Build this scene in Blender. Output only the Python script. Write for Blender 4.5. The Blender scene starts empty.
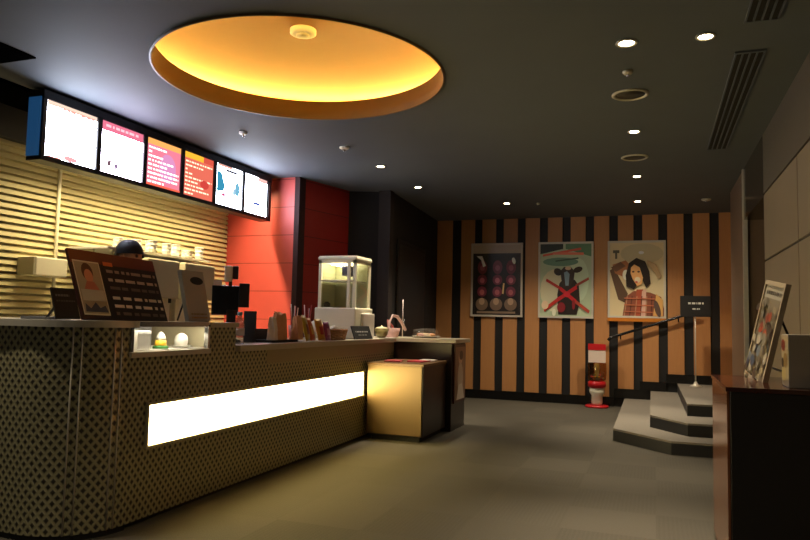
import bpy, bmesh, math, random
from mathutils import Vector, Matrix
random.seed(7)
PI = math.pi
scene = bpy.context.scene
COL = scene.collection

# ---------------------------------------------------------------- camera, world, exposure
cam = bpy.data.cameras.new('camera')
cam.lens = 690 / 810 * 36
cam.sensor_width = 36
cam.clip_start = 0.05
camo = bpy.data.objects.new('camera', cam)
COL.objects.link(camo)
M = Matrix(((0.94029196, 0.00422272, 0.34034278), (0.33966137, -0.07608415, -0.93746539), (0.02193603, 0.99709246, -0.07297561))).to_4x4()
M.translation = (0, 0, 1.13)
camo.matrix_world = M
scene.camera = camo
world = bpy.data.worlds.new('world'); scene.world = world
world.use_nodes = True
world.node_tree.nodes['Background'].inputs[0].default_value = (0.9, 0.85, 0.75, 1)
world.node_tree.nodes['Background'].inputs[1].default_value = 0.035
scene.view_settings.view_transform = 'Standard'
scene.view_settings.look = 'None'
scene.view_settings.exposure = 0.0
scene.view_settings.gamma = 1.0
scene.view_settings.use_curve_mapping = False

STRIP_E = 34.0        # counter light panel
SCREEN_E = 8.0       # menu screens
DOWN_W = 120.0        # downlight watts
COVE_E = 92.0        # cove tube in the ceiling dome
WASH_W = 112.0        # warm tube over the back wall
H = 2.68

# ---------------------------------------------------------------- materials
def lin(c):
    if isinstance(c, str):
        c = [int(c[i:i+2], 16) / 255 for i in (0, 2, 4)]
    return tuple((v / 12.92 if v <= 0.04045 else ((v + 0.055) / 1.055) ** 2.4) for v in c) + (1,)
_m = {}
def mat(name, color='808080', rough=0.6, metal=0.0, noise=0.0, nscale=30, bump=0.0, spec=0.5, emit=None, estr=0):
    if name in _m: return _m[name]
    m = bpy.data.materials.new(name); m.use_nodes = True
    nt = m.node_tree; b = nt.nodes['Principled BSDF']
    c = lin(color)
    b.inputs['Base Color'].default_value = c
    b.inputs['Roughness'].default_value = rough
    b.inputs['Metallic'].default_value = metal
    b.inputs['Specular IOR Level'].default_value = spec
    if noise or bump:
        tc = nt.nodes.new('ShaderNodeTexCoord')
        n = nt.nodes.new('ShaderNodeTexNoise'); n.inputs['Scale'].default_value = nscale
        n.inputs['Detail'].default_value = 4
        nt.links.new(tc.outputs['Object'], n.inputs['Vector'])
        if noise:
            mx = nt.nodes.new('ShaderNodeMix'); mx.data_type = 'RGBA'
            mx.inputs[6].default_value = tuple(v * (1 - noise) for v in c[:3]) + (1,)
            mx.inputs[7].default_value = tuple(min(1, v * (1 + noise)) for v in c[:3]) + (1,)
            nt.links.new(n.outputs['Fac'], mx.inputs[0]); nt.links.new(mx.outputs[2], b.inputs['Base Color'])
        if bump:
            bp = nt.nodes.new('ShaderNodeBump'); bp.inputs['Strength'].default_value = bump
            bp.inputs['Distance'].default_value = 0.01
            nt.links.new(n.outputs['Fac'], bp.inputs['Height']); nt.links.new(bp.outputs[0], b.inputs['Normal'])
    if emit:
        b.inputs['Emission Color'].default_value = lin(emit)
        b.inputs['Emission Strength'].default_value = estr
    _m[name] = m
    return m
def math_node(nt, op, a, b=None, c=None):
    n = nt.nodes.new('ShaderNodeMath'); n.operation = op
    for i, v in enumerate((a, b, c)):
        if v is None: continue
        if isinstance(v, (int, float)): n.inputs[i].default_value = v
        else: nt.links.new(v, n.inputs[i])
    return n.outputs[0]
def glass(name='clear_glass', tint='ffffff', refl=0.08):
    if name in _m: return _m[name]
    m = bpy.data.materials.new(name); m.use_nodes = True
    nt = m.node_tree; nt.nodes.clear()
    o = nt.nodes.new('ShaderNodeOutputMaterial'); t = nt.nodes.new('ShaderNodeBsdfTransparent')
    g = nt.nodes.new('ShaderNodeBsdfGlossy'); mx = nt.nodes.new('ShaderNodeMixShader')
    t.inputs[0].default_value = lin(tint); g.inputs['Roughness'].default_value = 0.03
    mx.inputs[0].default_value = refl
    nt.links.new(t.outputs[0], mx.inputs[1]); nt.links.new(g.outputs[0], mx.inputs[2]); nt.links.new(mx.outputs[0], o.inputs[0])
    _m[name] = m; return m
def perforated():
    m = mat('perforated_metal', '8d8774', 0.34, 0.75)
    nt = m.node_tree; b = nt.nodes['Principled BSDF']
    uv = nt.nodes.new('ShaderNodeUVMap'); s = nt.nodes.new('ShaderNodeSeparateXYZ')
    nt.links.new(uv.outputs[0], s.inputs[0])
    u = math_node(nt, 'DIVIDE', s.outputs[0], 0.046); v = math_node(nt, 'DIVIDE', s.outputs[1], 0.054)
    def cell(off):
        fu = math_node(nt, 'SUBTRACT', math_node(nt, 'FRACT', math_node(nt, 'ADD', u, off)), 0.5)
        fv = math_node(nt, 'SUBTRACT', math_node(nt, 'FRACT', math_node(nt, 'ADD', v, off)), 0.5)
        return math_node(nt, 'ADD', math_node(nt, 'ABSOLUTE', fu), math_node(nt, 'ABSOLUTE', fv))
    d = math_node(nt, 'MINIMUM', cell(0.0), cell(0.5))
    mr = nt.nodes.new('ShaderNodeMapRange'); mr.inputs[1].default_value = 0.20; mr.inputs[2].default_value = 0.36
    nt.links.new(d, mr.inputs[0])
    mx = nt.nodes.new('ShaderNodeMix'); mx.data_type = 'RGBA'
    mx.inputs[6].default_value = lin('34312a'); mx.inputs[7].default_value = lin('aaa47e')
    nt.links.new(mr.outputs[0], mx.inputs[0]); nt.links.new(mx.outputs[2], b.inputs['Base Color'])
    bp = nt.nodes.new('ShaderNodeBump'); bp.inputs['Strength'].default_value = 0.7; bp.inputs['Distance'].default_value = 0.006
    nt.links.new(mr.outputs[0], bp.inputs['Height']); nt.links.new(bp.outputs[0], b.inputs['Normal'])
    nt.links.new(math_node(nt, 'MULTIPLY', mr.outputs[0], 0.35), b.inputs['Metallic'])
    return m
def carpet():
    m = mat('carpet_tile', '6b665c', 0.95, spec=0.1)
    nt = m.node_tree; b = nt.nodes['Principled BSDF']
    tc = nt.nodes.new('ShaderNodeTexCoord')
    ck = nt.nodes.new('ShaderNodeTexChecker'); ck.inputs['Scale'].default_value = 2.0
    nt.links.new(tc.outputs['Object'], ck.inputs['Vector'])
    n = nt.nodes.new('ShaderNodeTexNoise'); n.inputs['Scale'].default_value = 120; n.inputs['Detail'].default_value = 3
    nt.links.new(tc.outputs['Object'], n.inputs['Vector'])
    s = nt.nodes.new('ShaderNodeSeparateXYZ'); nt.links.new(tc.outputs['Object'], s.inputs[0])
    wx = math_node(nt, 'SINE', math_node(nt, 'MULTIPLY', s.outputs[0], 260)); wy = math_node(nt, 'SINE', math_node(nt, 'MULTIPLY', s.outputs[1], 260))
    w = nt.nodes.new('ShaderNodeMix'); w.data_type = 'FLOAT'
    nt.links.new(ck.outputs['Fac'], w.inputs[0]); nt.links.new(wx, w.inputs[2]); nt.links.new(wy, w.inputs[3])
    # tile to tile tone
    fl = nt.nodes.new('ShaderNodeVectorMath'); fl.operation = 'SCALE'; fl.inputs[3].default_value = 2.0
    nt.links.new(tc.outputs['Object'], fl.inputs[0])
    f2 = nt.nodes.new('ShaderNodeVectorMath'); f2.operation = 'FLOOR'; nt.links.new(fl.outputs[0], f2.inputs[0])
    wn = nt.nodes.new('ShaderNodeTexWhiteNoise'); nt.links.new(f2.outputs[0], wn.inputs[0])
    t = math_node(nt, 'MULTIPLY_ADD', ck.outputs['Fac'], 0.06, 0.82)
    t = math_node(nt, 'ADD', t, math_node(nt, 'MULTIPLY', wn.outputs[0], 0.14))
    t = math_node(nt, 'ADD', t, math_node(nt, 'MULTIPLY', n.outputs['Fac'], 0.35))
    t = math_node(nt, 'MULTIPLY', t, math_node(nt, 'MULTIPLY_ADD', w.outputs[0], 0.035, 1.0))
    mx = nt.nodes.new('ShaderNodeVectorMath'); mx.operation = 'SCALE'
    mx.inputs[0].default_value = lin('4f4b42')[:3]; nt.links.new(t, mx.inputs[3])
    nt.links.new(mx.outputs[0], b.inputs['Base Color'])
    bp = nt.nodes.new('ShaderNodeBump'); bp.inputs['Strength'].default_value = 0.5; bp.inputs['Distance'].default_value = 0.004
    nt.links.new(n.outputs['Fac'], bp.inputs['Height']); nt.links.new(bp.outputs[0], b.inputs['Normal'])
    return m
def grooved(name, color, axis, pitch, off, rough=0.6, width=0.012, noise=0.12, groove='120403'):
    m = mat(name, color, rough, noise=noise, nscale=6)
    nt = m.node_tree; b = nt.nodes['Principled BSDF']
    src = b.inputs['Base Color'].links[0].from_socket
    tc = nt.nodes.new('ShaderNodeTexCoord'); s = nt.nodes.new('ShaderNodeSeparateXYZ'); nt.links.new(tc.outputs['Object'], s.inputs[0])
    fr = math_node(nt, 'FRACT', math_node(nt, 'DIVIDE', math_node(nt, 'SUBTRACT', s.outputs[axis], off), pitch))
    lt = math_node(nt, 'LESS_THAN', fr, width / pitch)
    mx = nt.nodes.new('ShaderNodeMix'); mx.data_type = 'RGBA'
    nt.links.new(lt, mx.inputs[0]); nt.links.new(src, mx.inputs[6]); mx.inputs[7].default_value = lin(groove)
    nt.links.new(mx.outputs[2], b.inputs['Base Color'])
    return m
def woodgrain(name, c1, c2, rough=0.5, scale=(14, 14, 1.2)):
    m = mat(name, c1, rough)
    nt = m.node_tree; b = nt.nodes['Principled BSDF']
    tc = nt.nodes.new('ShaderNodeTexCoord'); mp = nt.nodes.new('ShaderNodeMapping'); mp.inputs['Scale'].default_value = scale
    n = nt.nodes.new('ShaderNodeTexNoise'); n.inputs['Scale'].default_value = 3; n.inputs['Detail'].default_value = 6
    nt.links.new(tc.outputs['Object'], mp.inputs[0]); nt.links.new(mp.outputs[0], n.inputs['Vector'])
    mx = nt.nodes.new('ShaderNodeMix'); mx.data_type = 'RGBA'; mx.inputs[6].default_value = lin(c1); mx.inputs[7].default_value = lin(c2)
    nt.links.new(n.outputs['Fac'], mx.inputs[0]); nt.links.new(mx.outputs[2], b.inputs['Base Color'])
    return m
def emis(name, color, s):
    if name in _m: return _m[name]
    m = bpy.data.materials.new(name); m.use_nodes = True; nt = m.node_tree; nt.nodes.clear()
    o = nt.nodes.new('ShaderNodeOutputMaterial'); e = nt.nodes.new('ShaderNodeEmission')
    e.inputs[0].default_value = lin(color); e.inputs[1].default_value = s
    nt.links.new(e.outputs[0], o.inputs[0]); _m[name] = m; return m

PERF = perforated(); CARPET = carpet()
BLACK = mat('matte_black', '141312', 0.6, noise=0.1)
BLACKG = mat('glossy_black', '0e0d0d', 0.25)
SILVER = mat('brushed_silver', 'ccc6b6', 0.35, 0.35, noise=0.05)
TOPM = mat('countertop_laminate', 'b8ae96', 0.3, noise=0.06)
CREAM = mat('cream_plastic', 'e8e2c8', 0.45, noise=0.03)
CREAMD = mat('cream_metal', 'beb698', 0.4, noise=0.05)
WHITE = mat('white_plastic', 'e6e3da', 0.45)
CHROME = mat('chrome', 'c8c8c8', 0.15, 1.0)
GLASS = glass()
CEILM = mat('ceiling_paint', '4e545c', 0.75, noise=0.08, nscale=3, bump=0.02)
CAPM = mat('ceiling_fitting', 'b8b29c', 0.6)

# ---------------------------------------------------------------- mesh helpers
def add_box(bm, a, b, mi=0, bevel=0):
    x0, y0, z0 = a; x1, y1, z1 = b
    r = bmesh.ops.create_cube(bm, size=1)
    vs = r['verts']
    for v in vs:
        v.co = Vector(((x0 + x1) / 2 + v.co.x * (x1 - x0), (y0 + y1) / 2 + v.co.y * (y1 - y0), (z0 + z1) / 2 + v.co.z * (z1 - z0)))
    fs = set(f for v in vs for f in v.link_faces)
    for f in fs: f.material_index = mi
    if bevel:
        es = list(set(e for v in vs for e in v.link_edges))
        bmesh.ops.bevel(bm, geom=es, offset=bevel, segments=2, affect='EDGES', profile=0.6)
def add_lathe(bm, prof, c=(0, 0, 0), n=28, mi=0, axis='Z'):
    rings = []
    for r, z in prof:
        ring = []
        for i in range(n):
            a = 2 * PI * i / n
            p = (r * math.cos(a), r * math.sin(a), z)
            if axis == 'X': p = (p[2], p[0], p[1])
            if axis == 'Y': p = (p[0], p[2], p[1])
            ring.append(bm.verts.new((c[0] + p[0], c[1] + p[1], c[2] + p[2])))
        rings.append(ring)
    for k in range(len(rings) - 1):
        for i in range(n):
            f = bm.faces.new((rings[k][i], rings[k][(i + 1) % n], rings[k + 1][(i + 1) % n], rings[k + 1][i]))
            f.smooth = True; f.material_index = mi
    closed = prof[0] == prof[-1]
    for ring, r in ((rings[0], prof[0][0]), (rings[-1], prof[-1][0])):
        if r > 1e-5 and not closed:
            f = bm.faces.new(ring); f.material_index = mi
    bmesh.ops.remove_doubles(bm, verts=[v for r in rings for v in r], dist=1e-6)
def add_tube(bm, pts, r, n=8, mi=0, r2=None):
    pts = [Vector(p) for p in pts]; rings = []
    for i, p in enumerate(pts):
        d = (pts[min(i + 1, len(pts) - 1)] - pts[max(i - 1, 0)]).normalized()
        up = Vector((0, 0, 1)) if abs(d.z) < 0.9 else Vector((1, 0, 0))
        a = d.cross(up).normalized(); b = d.cross(a).normalized()
        rr = r if r2 is None else r + (r2 - r) * i / (len(pts) - 1)
        rings.append([bm.verts.new(p + a * rr * math.cos(2 * PI * k / n) + b * rr * math.sin(2 * PI * k / n)) for k in range(n)])
    for k in range(len(rings) - 1):
        for i in range(n):
            f = bm.faces.new((rings[k][i], rings[k][(i + 1) % n], rings[k + 1][(i + 1) % n], rings[k + 1][i])); f.smooth = True; f.material_index = mi
    bm.faces.new(rings[0][::-1]).material_index = mi; bm.faces.new(rings[-1]).material_index = mi
def add_prism(bm, poly, z0, z1, mi=0):
    lo = [bm.verts.new((x, y, z0)) for x, y in poly]; hi = [bm.verts.new((x, y, z1)) for x, y in poly]
    n = len(poly)
    bm.faces.new(lo[::-1]).material_index = mi; bm.faces.new(hi).material_index = mi
    for i in range(n):
        bm.faces.new((lo[i], lo[(i + 1) % n], hi[(i + 1) % n], hi[i])).material_index = mi
def obj(name, bm, mats, parent=None, loc=None, rotz=0):
    bmesh.ops.recalc_face_normals(bm, faces=bm.faces[:])
    me = bpy.data.meshes.new(name); bm.to_mesh(me); bm.free()
    for m in (mats if isinstance(mats, (list, tuple)) else [mats]): me.materials.append(m)
    o = bpy.data.objects.new(name, me); COL.objects.link(o)
    if parent: o.parent = parent
    if loc: o.location = loc
    if rotz: o.rotation_euler = (0, 0, rotz)
    return o
def box(name, a, b, m, parent=None, bevel=0):
    bm = bmesh.new(); add_box(bm, a, b, 0, bevel); return obj(name, bm, m, parent)
def lathe(name, prof, m, parent=None, c=(0, 0, 0), n=28):
    bm = bmesh.new(); add_lathe(bm, prof, c, n); return obj(name, bm, m, parent)
def tube(name, pts, r, m, parent=None, n=8):
    bm = bmesh.new(); add_tube(bm, pts, r, n); return obj(name, bm, m, parent)
def tag(o, label, cat, group=None):
    o['label'] = label; o['category'] = cat
    if group: o['group'] = group
    return o
def thing(name, label, cat, loc=(0, 0, 0), rotz=0, group=None):
    o = bpy.data.objects.new(name, None); COL.objects.link(o); o.empty_display_size = 0.1
    o.location = loc; o.rotation_euler = (0, 0, rotz)
    return tag(o, label, cat, group)
def struct(o): o['kind'] = 'structure'; return o
def dup(root, loc, label, rotz=None, group=None):
    r = root.copy(); COL.objects.link(r); r.location = loc; r['label'] = label
    if rotz is not None: r.rotation_euler = (0, 0, rotz)
    if group: r['group'] = group
    for ch in list(root.children):
        c = ch.copy(); COL.objects.link(c); c.parent = r
        for g in list(ch.children):
            d = g.copy(); COL.objects.link(d); d.parent = c
    return r
class Art:
    """flat printed artwork: polygons in (u, v) of a rectangle w x h, on a plane given by origin, U, V"""
    def __init__(s, O, U, V, w, h, lift=0.0012):
        s.O = Vector(O); s.U = Vector(U).normalized(); s.V = Vector(V).normalized(); s.N = s.U.cross(s.V)
        s.w, s.h = w, h; s.bm = bmesh.new(); s.mats = []; s.layer = 0; s.lift = lift
    def mi(s, m):
        if m not in s.mats: s.mats.append(m)
        return s.mats.index(m)
    def poly(s, pts, m, up=True):
        if up: s.layer += 1
        k = s.lift * s.layer
        vs = [s.bm.verts.new(s.O + s.U * (u * s.w) + s.V * (v * s.h) + s.N * k) for u, v in pts]
        s.bm.faces.new(vs).material_index = s.mi(m)
    def rect(s, u0, v0, u1, v1, m, up=True): s.poly([(u0, v0), (u1, v0), (u1, v1), (u0, v1)], m, up)
    def ell(s, cu, cv, ru, rv, m, up=True, n=18, rot=0):
        s.poly([(cu + ru * math.cos(t) * math.cos(rot) - rv * math.sin(t) * math.sin(rot), cv + ru * math.cos(t) * math.sin(rot) + rv * math.sin(t) * math.cos(rot)) for t in [2 * PI * i / n for i in range(n)]], m, up)
    def band(s, u0, v0, u1, v1, w, m):
        d = Vector((u1 - u0, v1 - v0)); n = Vector((-d.y, d.x)).normalized() * w / 2
        s.poly([(u0 + n.x, v0 + n.y), (u0 - n.x, v0 - n.y), (u1 - n.x, v1 - n.y), (u1 + n.x, v1 + n.y)], m)
    def words(s, u0, u1, v, hgt, m, seed=0, fill=0.8):
        rnd = random.Random(seed); s.layer += 1; u = u0
        while u < u1 - 0.01:
            L = min(rnd.uniform(0.03, 0.12), u1 - u)
            s.rect(u, v, u + L, v + hgt, m, up=False); u += L + rnd.uniform(0.015, 0.04)
            if rnd.random() > fill: break
    def build(s, name, parent=None):
        me_n = s.bm.faces; 
        me = bpy.data.meshes.new(name); s.bm.to_mesh(me); s.bm.free()
        for m in s.mats: me.materials.append(m)
        o = bpy.data.objects.new(name, me); COL.objects.link(o)
        if parent: o.parent = parent
        return o
INK_GAIN = 1.0
def ink(c, rough=0.35):
    if INK_GAIN != 1.0:
        c = '%02x%02x%02x' % tuple(min(245, int(int(c[i:i+2], 16) * INK_GAIN)) for i in (0, 2, 4))
    return mat('ink_' + c, c, rough)

# ================================================================ THE SETTING
struct(box('floor', (-5.2, -1.2, -0.06), (2.4, 10.3, 0), CARPET))
DC = (-2.13, 3.84); DR = 0.91
def ceiling():
    bm = bmesh.new(); n = 96
    x0, x1, y0, y1 = -5.2, 2.4, -1.2, 10.3
    for z in (H, H + 0.12):
        ring = []; outer = []
        for i in range(n):
            a = 2 * PI * i / n + PI / n; c, s_ = math.cos(a), math.sin(a)
            ring.append(bm.verts.new((DC[0] + DR * c, DC[1] + DR * s_, z)))
            tx = ((x1 - DC[0]) if c > 0 else (x0 - DC[0])) / c; ty = ((y1 - DC[1]) if s_ > 0 else (y0 - DC[1])) / s_
            t = min(tx, ty); outer.append(bm.verts.new((DC[0] + t * c, DC[1] + t * s_, z)))
        for i in range(n):
            j = (i + 1) % n
            bm.faces.new((ring[i], ring[j], outer[j], outer[i]))
        corners = [(x1, y1), (x0, y1), (x0, y0), (x1, y0)]
        for cx, cy in corners:
            for i in range(n):
                j = (i + 1) % n; A, B = outer[i].co, outer[j].co
                onx = lambda P: abs(P.x - cx) < 1e-4; ony = lambda P: abs(P.y - cy) < 1e-4
                if (onx(A) and ony(B) and not onx(B)) or (ony(A) and onx(B) and not ony(B)):
                    v = bm.verts.new((cx, cy, z)); bm.faces.new((outer[i], outer[j], v))
    o = obj('ceiling', bm, CEILM); return struct(o)
CE = ceiling()

# dome over the counter, set into the ceiling
dome = thing('ceiling_dome', 'large round orange lit dome recessed in the dark ceiling above the counter', 'ceiling dome', (DC[0], DC[1], H))
DOMEM = mat('dome_gold_paint', '9c620e', 0.4, 0.1, noise=0.06, nscale=8)
LIPM = mat('dome_rim_paint', '5e4628', 0.5, noise=0.05)
bm = bmesh.new(); n = 96
def ringz(bm, r, z): return [bm.verts.new((r * math.cos(2 * PI * i / n), r * math.sin(2 * PI * i / n), z)) for i in range(n)]
def skinr(bm, rs):
    for k in range(len(rs) - 1):
        for i in range(n):
            f = bm.faces.new((rs[k][i], rs[k][(i + 1) % n], rs[k + 1][(i + 1) % n], rs[k + 1][i])); f.smooth = True
skinr(bm, [ringz(bm, DR - 0.0, -0.012), ringz(bm, DR - 0.0, 0.13), ringz(bm, DR + 0.012, 0.13), ringz(bm, DR + 0.012, -0.012), ringz(bm, DR, -0.012)])
obj('rim', bm, LIPM, dome)
bm = bmesh.new()
rs = [ringz(bm, DR + 0.012, 0.121), ringz(bm, 1.22, 0.121)]
for k in range(0, 9):
    a = k / 9 * PI / 2
    rs.append(ringz(bm, 1.22 * math.cos(a), 0.14 + 0.17 * math.sin(a)))
skinr(bm, rs); bm.faces.new(rs[-1])
obj('dome_shell', bm, DOMEM, dome)
TUBEM = emis('cove_lamp', 'ffd668', COVE_E)
for a0, a1 in ((-172, -95), (-85, -8), (-2, 100), (100.3, 182)):
    pts = [(1.14 * math.cos(math.radians(a)), 1.14 * math.sin(math.radians(a)), 0.155) for a in [a0 + (a1 - a0) * i / 10 for i in range(11)]]
    tube('cove_lamp', pts, 0.014, TUBEM, dome, 6)

# walls
WOOD = woodgrain('orange_veneer', 'b07a48', 'c08a56', 0.45)
wb = struct(box('wall_back', (-3.4, 10.17, 0), (2.4, 10.3, H), BLACK))
for k in range(-1, 11):
    c = -2.51 + 0.327 * k + 0.1635
    x0, x1 = c - 0.104, c + 0.104
    if k == -1: x0 -= 0.0
    zb = 0.13
    if x0 > -0.5: zb = 0.25
    if x0 > -0.15: zb = 0.37
    if x0 > 0.15: zb = 0.48
    box('wall_panel', (x0, 10.145, zb), (x1, 10.17, H), WOOD, wb)
box('wall_panel', (-3.16, 10.145, 0.13), (-2.92 , 10.17, H), WOOD, wb)
sk = bmesh.new()
for a, b in (((-3.2, 10.13, 0), (-0.54, 10.17, 0.125)), ((-0.54, 10.13, 0.12), (-0.2, 10.17, 0.245)), ((-0.2, 10.13, 0.12), (0.14, 10.17, 0.365)), ((0.14, 10.13, 0.36), (0.98, 10.17, 0.48))):
    add_box(sk, a, b)
struct(obj('baseboard_back', sk, BLACKG))

# left: slatted wall, red wall, dark walls
SLAT = mat('slat_cream_paint', 'c9bd8c', 0.42, noise=0.04)
bm = bmesh.new(); p = 0.053; z = 0.0; prev = None
while z < 2.47:
    for (dx, dz) in ((0.0, 0.0), (0.030, 0.004), (0.018, 0.039), (-0.004, 0.043)):
        a = bm.verts.new((-4.6 + dx, 2.2, z + dz)); b = bm.verts.new((-4.6 + dx, 6.65, z + dz))
        if prev: bm.faces.new((prev[0], prev[1], b, a))
        prev = (a, b)
    z += p
sw = obj('wall_left', bm, SLAT); struct(sw)
struct(box('trim_1', (-4.75, 2.2, 2.42), (-4.50, 4.0, 2.655), BLACK))
box('wall_backing', (-4.75, 2.2, 0), (-4.61, 6.65, H), BLACK, sw)
tube('wall_joint_rail', [(-4.565, 4.27, 0.9), (-4.565, 4.27, 2.49)], 0.014, CREAM, sw, 8)
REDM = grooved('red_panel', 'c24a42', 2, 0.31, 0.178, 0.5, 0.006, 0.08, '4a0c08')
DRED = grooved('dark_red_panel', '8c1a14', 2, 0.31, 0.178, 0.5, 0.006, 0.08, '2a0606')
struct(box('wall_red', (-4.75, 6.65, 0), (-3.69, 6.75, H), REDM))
def oblique(name, a, b, t, m, z1=H):
    a = Vector(a); b = Vector(b); d = (b - a).normalized(); nn = Vector((-d.y, d.x)) * t
    bm = bmesh.new(); add_prism(bm, [tuple(a), tuple(b), tuple(b + nn), tuple(a + nn)], 0, z1); return struct(obj(name, bm, m))
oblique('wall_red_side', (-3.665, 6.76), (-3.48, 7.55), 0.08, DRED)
DKW = mat('dark_brown_wall', '100b09', 0.8, noise=0.15, nscale=5)
struct(box('trim_2', (-3.72, 6.64, 0), (-3.66, 6.78, H), mat('dark_trim', '2a0a0c', 0.8)))
oblique('wall_dark_face', (-3.5, 7.55), (-2.99, 7.72), 0.08, DKW)
oblique('wall_dark_side', (-2.985, 7.72), (-3.165, 10.17), 0.1, DKW)
d1 = oblique('door_1', (-2.978, 8.0), (-3.074, 9.3), 0.03, mat('door_grey', '16181b', 0.45), 2.08)
bm = bmesh.new(); add_prism(bm, [(-2.974, 7.94), (-3.09, 9.36), (-3.11, 9.36), (-2.994, 7.94)], 2.08, 2.14)
add_prism(bm, [(-2.974, 7.94), (-2.978, 8.0), (-3.0, 8.0), (-2.996, 7.94)], 0.0, 2.08)
struct(obj('trim_6', bm, BLACK))
tube('door_handle', [(-2.95, 8.12, 0.95), (-2.95, 8.12, 1.15)], 0.012, CHROME, d1)
# curved brown lit column beside the dark doorway
struct(box('trim_3', (-3.12, 7.62, 0), (-2.97, 7.74, H), mat('brown_pillar', '1e120c', 0.8)))

DARK_RECESS = mat('recess_dark', '060606', 1.0, spec=0.0)  # sheenless black stands in for the darkness of ceiling recesses
struct(box('trim_7', (-4.605, 2.2, 2.655), (-4.08, 6.6, H - 0.0005), DARK_RECESS))
# right: stone clad wall with panel joints, opening, pillar
STONE = mat('stone_panel', '716555', 0.5, noise=0.1, nscale=4, bump=0.03)
RW = 0.82
wr = struct(box('wall_right', (RW + 0.012, -0.6, 0), (RW + 0.2, 6.1, H), mat('joint_dark', '1c1813', 0.7)))
ys = [-0.6, 0.9, 2.1, 3.35, 4.72, 6.1]
for i in range(len(ys) - 1):
    for z0, z1 in ((0.0, 0.83), (0.845, 1.655), (1.67, 2.19)):
        a, b = ys[i] + 0.008, ys[i + 1] - 0.008
        box('wall_panel', (RW, a, z0), (RW + 0.03, b, z1), STONE, wr, 0.004)
    box('upper_panel', (RW - 0.0, ys[i], 2.205), (RW + 0.03, ys[i + 1], H), mat('upper_wall_paint', '4c463d', 0.5, noise=0.08), wr)
struct(box('wall_right_lintel', (RW, 6.1, 2.18), (RW + 0.18, 7.4, H), mat('polished_lintel', '3a332c', 0.12, 0.4)))
struct(box('wall_right_pillar', (RW, 7.4, 0), (1.3, 8.65, H), mat('pillar_panel', '6a5848', 0.35, noise=0.05)))
struct(box('trim_4', (RW - 0.012, 7.38, 0), (RW + 0.03, 7.42, H), SILVER))
struct(box('wall_right_far', (0.99, 8.65, 0), (1.3, 10.17, H), WOOD))
struct(box('wall_alcove', (1.9, 5.9, 0), (2.0, 7.6, H), BLACK))
struct(box('trim_5', (1.0, 5.95, 0), (1.9, 6.08, H), BLACK))

# ceiling recess at far left, its darkness painted as a flat black sheet
recess_sheet = tag(box('ceiling_recess_dark', (-4.5, 2.1, H - 0.008), (-3.54, 3.08, H - 0.0005), DARK_RECESS), 'flat black sheet standing in for a dark ceiling recess at the far left, before the menu screens', 'ceiling recess')

# ================================================================ STEPS
STEPC = mat('step_carpet', '7c766b', 0.95, noise=0.25, nscale=90, spec=0.1, bump=0.3)
RISER = mat('step_riser', '17171a', 0.55)
steps = thing('carpeted_steps', 'three low angled grey carpeted steps with black risers in the back right corner', 'steps', (0, 0, 0))
def step(poly, z0, z1):
    bm = bmesh.new(); add_prism(bm, poly, z0, z1 - 0.018); s = obj('riser', bm, RISER, steps)
    bm = bmesh.new(); 
    cx = sum(q[0] for q in poly) / len(poly); cy = sum(q[1] for q in poly) / len(poly)
    add_prism(bm, poly, z1 - 0.018, z1); obj('tread', bm, STEPC, steps)
step([(-0.40, 10.125), (-0.39, 7.16), (0.13, 6.62), (0.99, 6.66), (0.99, 7.3), (0.81, 7.3), (0.81, 8.7), (0.98, 8.7), (0.98, 10.125)], 0.0, 0.12)
step([(-0.06, 10.125), (-0.05, 7.43), (0.28, 6.97), (0.99, 7.02), (0.99, 7.3), (0.81, 7.3), (0.81, 8.7), (0.98, 8.7), (0.98, 10.125)], 0.12, 0.24)
step([(0.28, 10.125), (0.30, 7.54), (0.81, 7.57), (0.81, 8.7), (0.98, 8.7), (0.98, 10.125)], 0.24, 0.36)

# handrail on the back wall
hr = thing('handrail', 'slim dark handrail sloping up the striped wall above the steps', 'handrail', (0, 0, 0))
tube('rail', [(-0.62, 10.06, 0.92), (-0.58, 10.06, 0.955), (0.42, 10.06, 1.30), (0.55, 10.06, 1.31)], 0.019, BLACKG, hr, 10)
for x in (-0.45, 0.30):
    z = 0.955 + (x + 0.58) * 0.345
    tube('bracket', [(x, 10.06, z - 0.01), (x, 10.09, z - 0.06), (x, 10.15, z - 0.06)], 0.009, BLACKG, hr)

# ================================================================ SERVICE COUNTER
sc = thing('service_counter', 'long curved concession counter clad in perforated metal with a glowing light band', 'counter', (-2.62, 4.5, 0))
sc.location = (0, 0, 0)
path = [(-2.62, 6.92), (-2.62, 3.95), (-2.62, 3.67), (-2.62, 2.96)]
arc = [(-2.97 + 0.35 * math.cos(a), 3.0 + 0.35 * math.sin(a)) for a in [-PI / 2 * i / 14 for i in range(1, 15)]]
path2 = path + arc + [(-3.45, 2.67), (-4.0, 2.74)]
def topz(i):  # top of panel between path i and i+1
    return 0.90 if i == 0 else 1.06 if i == 1 else 0.915 if i == 2 else 1.06
bm = bmesh.new(); uvl = bm.loops.layers.uv.new('UVMap'); s = 0
def panel(a, b, s0, z0, t):
    L = math.dist(a, b)
    vs = [bm.verts.new((a[0], a[1], z0)), bm.verts.new((b[0], b[1], z0)), bm.verts.new((b[0], b[1], t)), bm.verts.new((a[0], a[1], t))]
    f = bm.faces.new(vs)
    for l, (uu, vv) in zip(f.loops, ((s0, z0), (s0 + L, z0), (s0 + L, t), (s0, t))): l[uvl].uv = (uu, vv)
X_ = -2.62
def seg(ya, yb, z0, z1): panel((X_, ya), (X_, yb), 6.92 - ya, z0, z1)
seg(6.92, 2.96, 0.03, 0.415); seg(6.92, 6.13, 0.415, 0.80); seg(6.13, 4.35, 0.635, 0.80); seg(4.35, 3.13, 0.635, 0.80); seg(3.13, 2.96, 0.415, 0.80)
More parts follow.
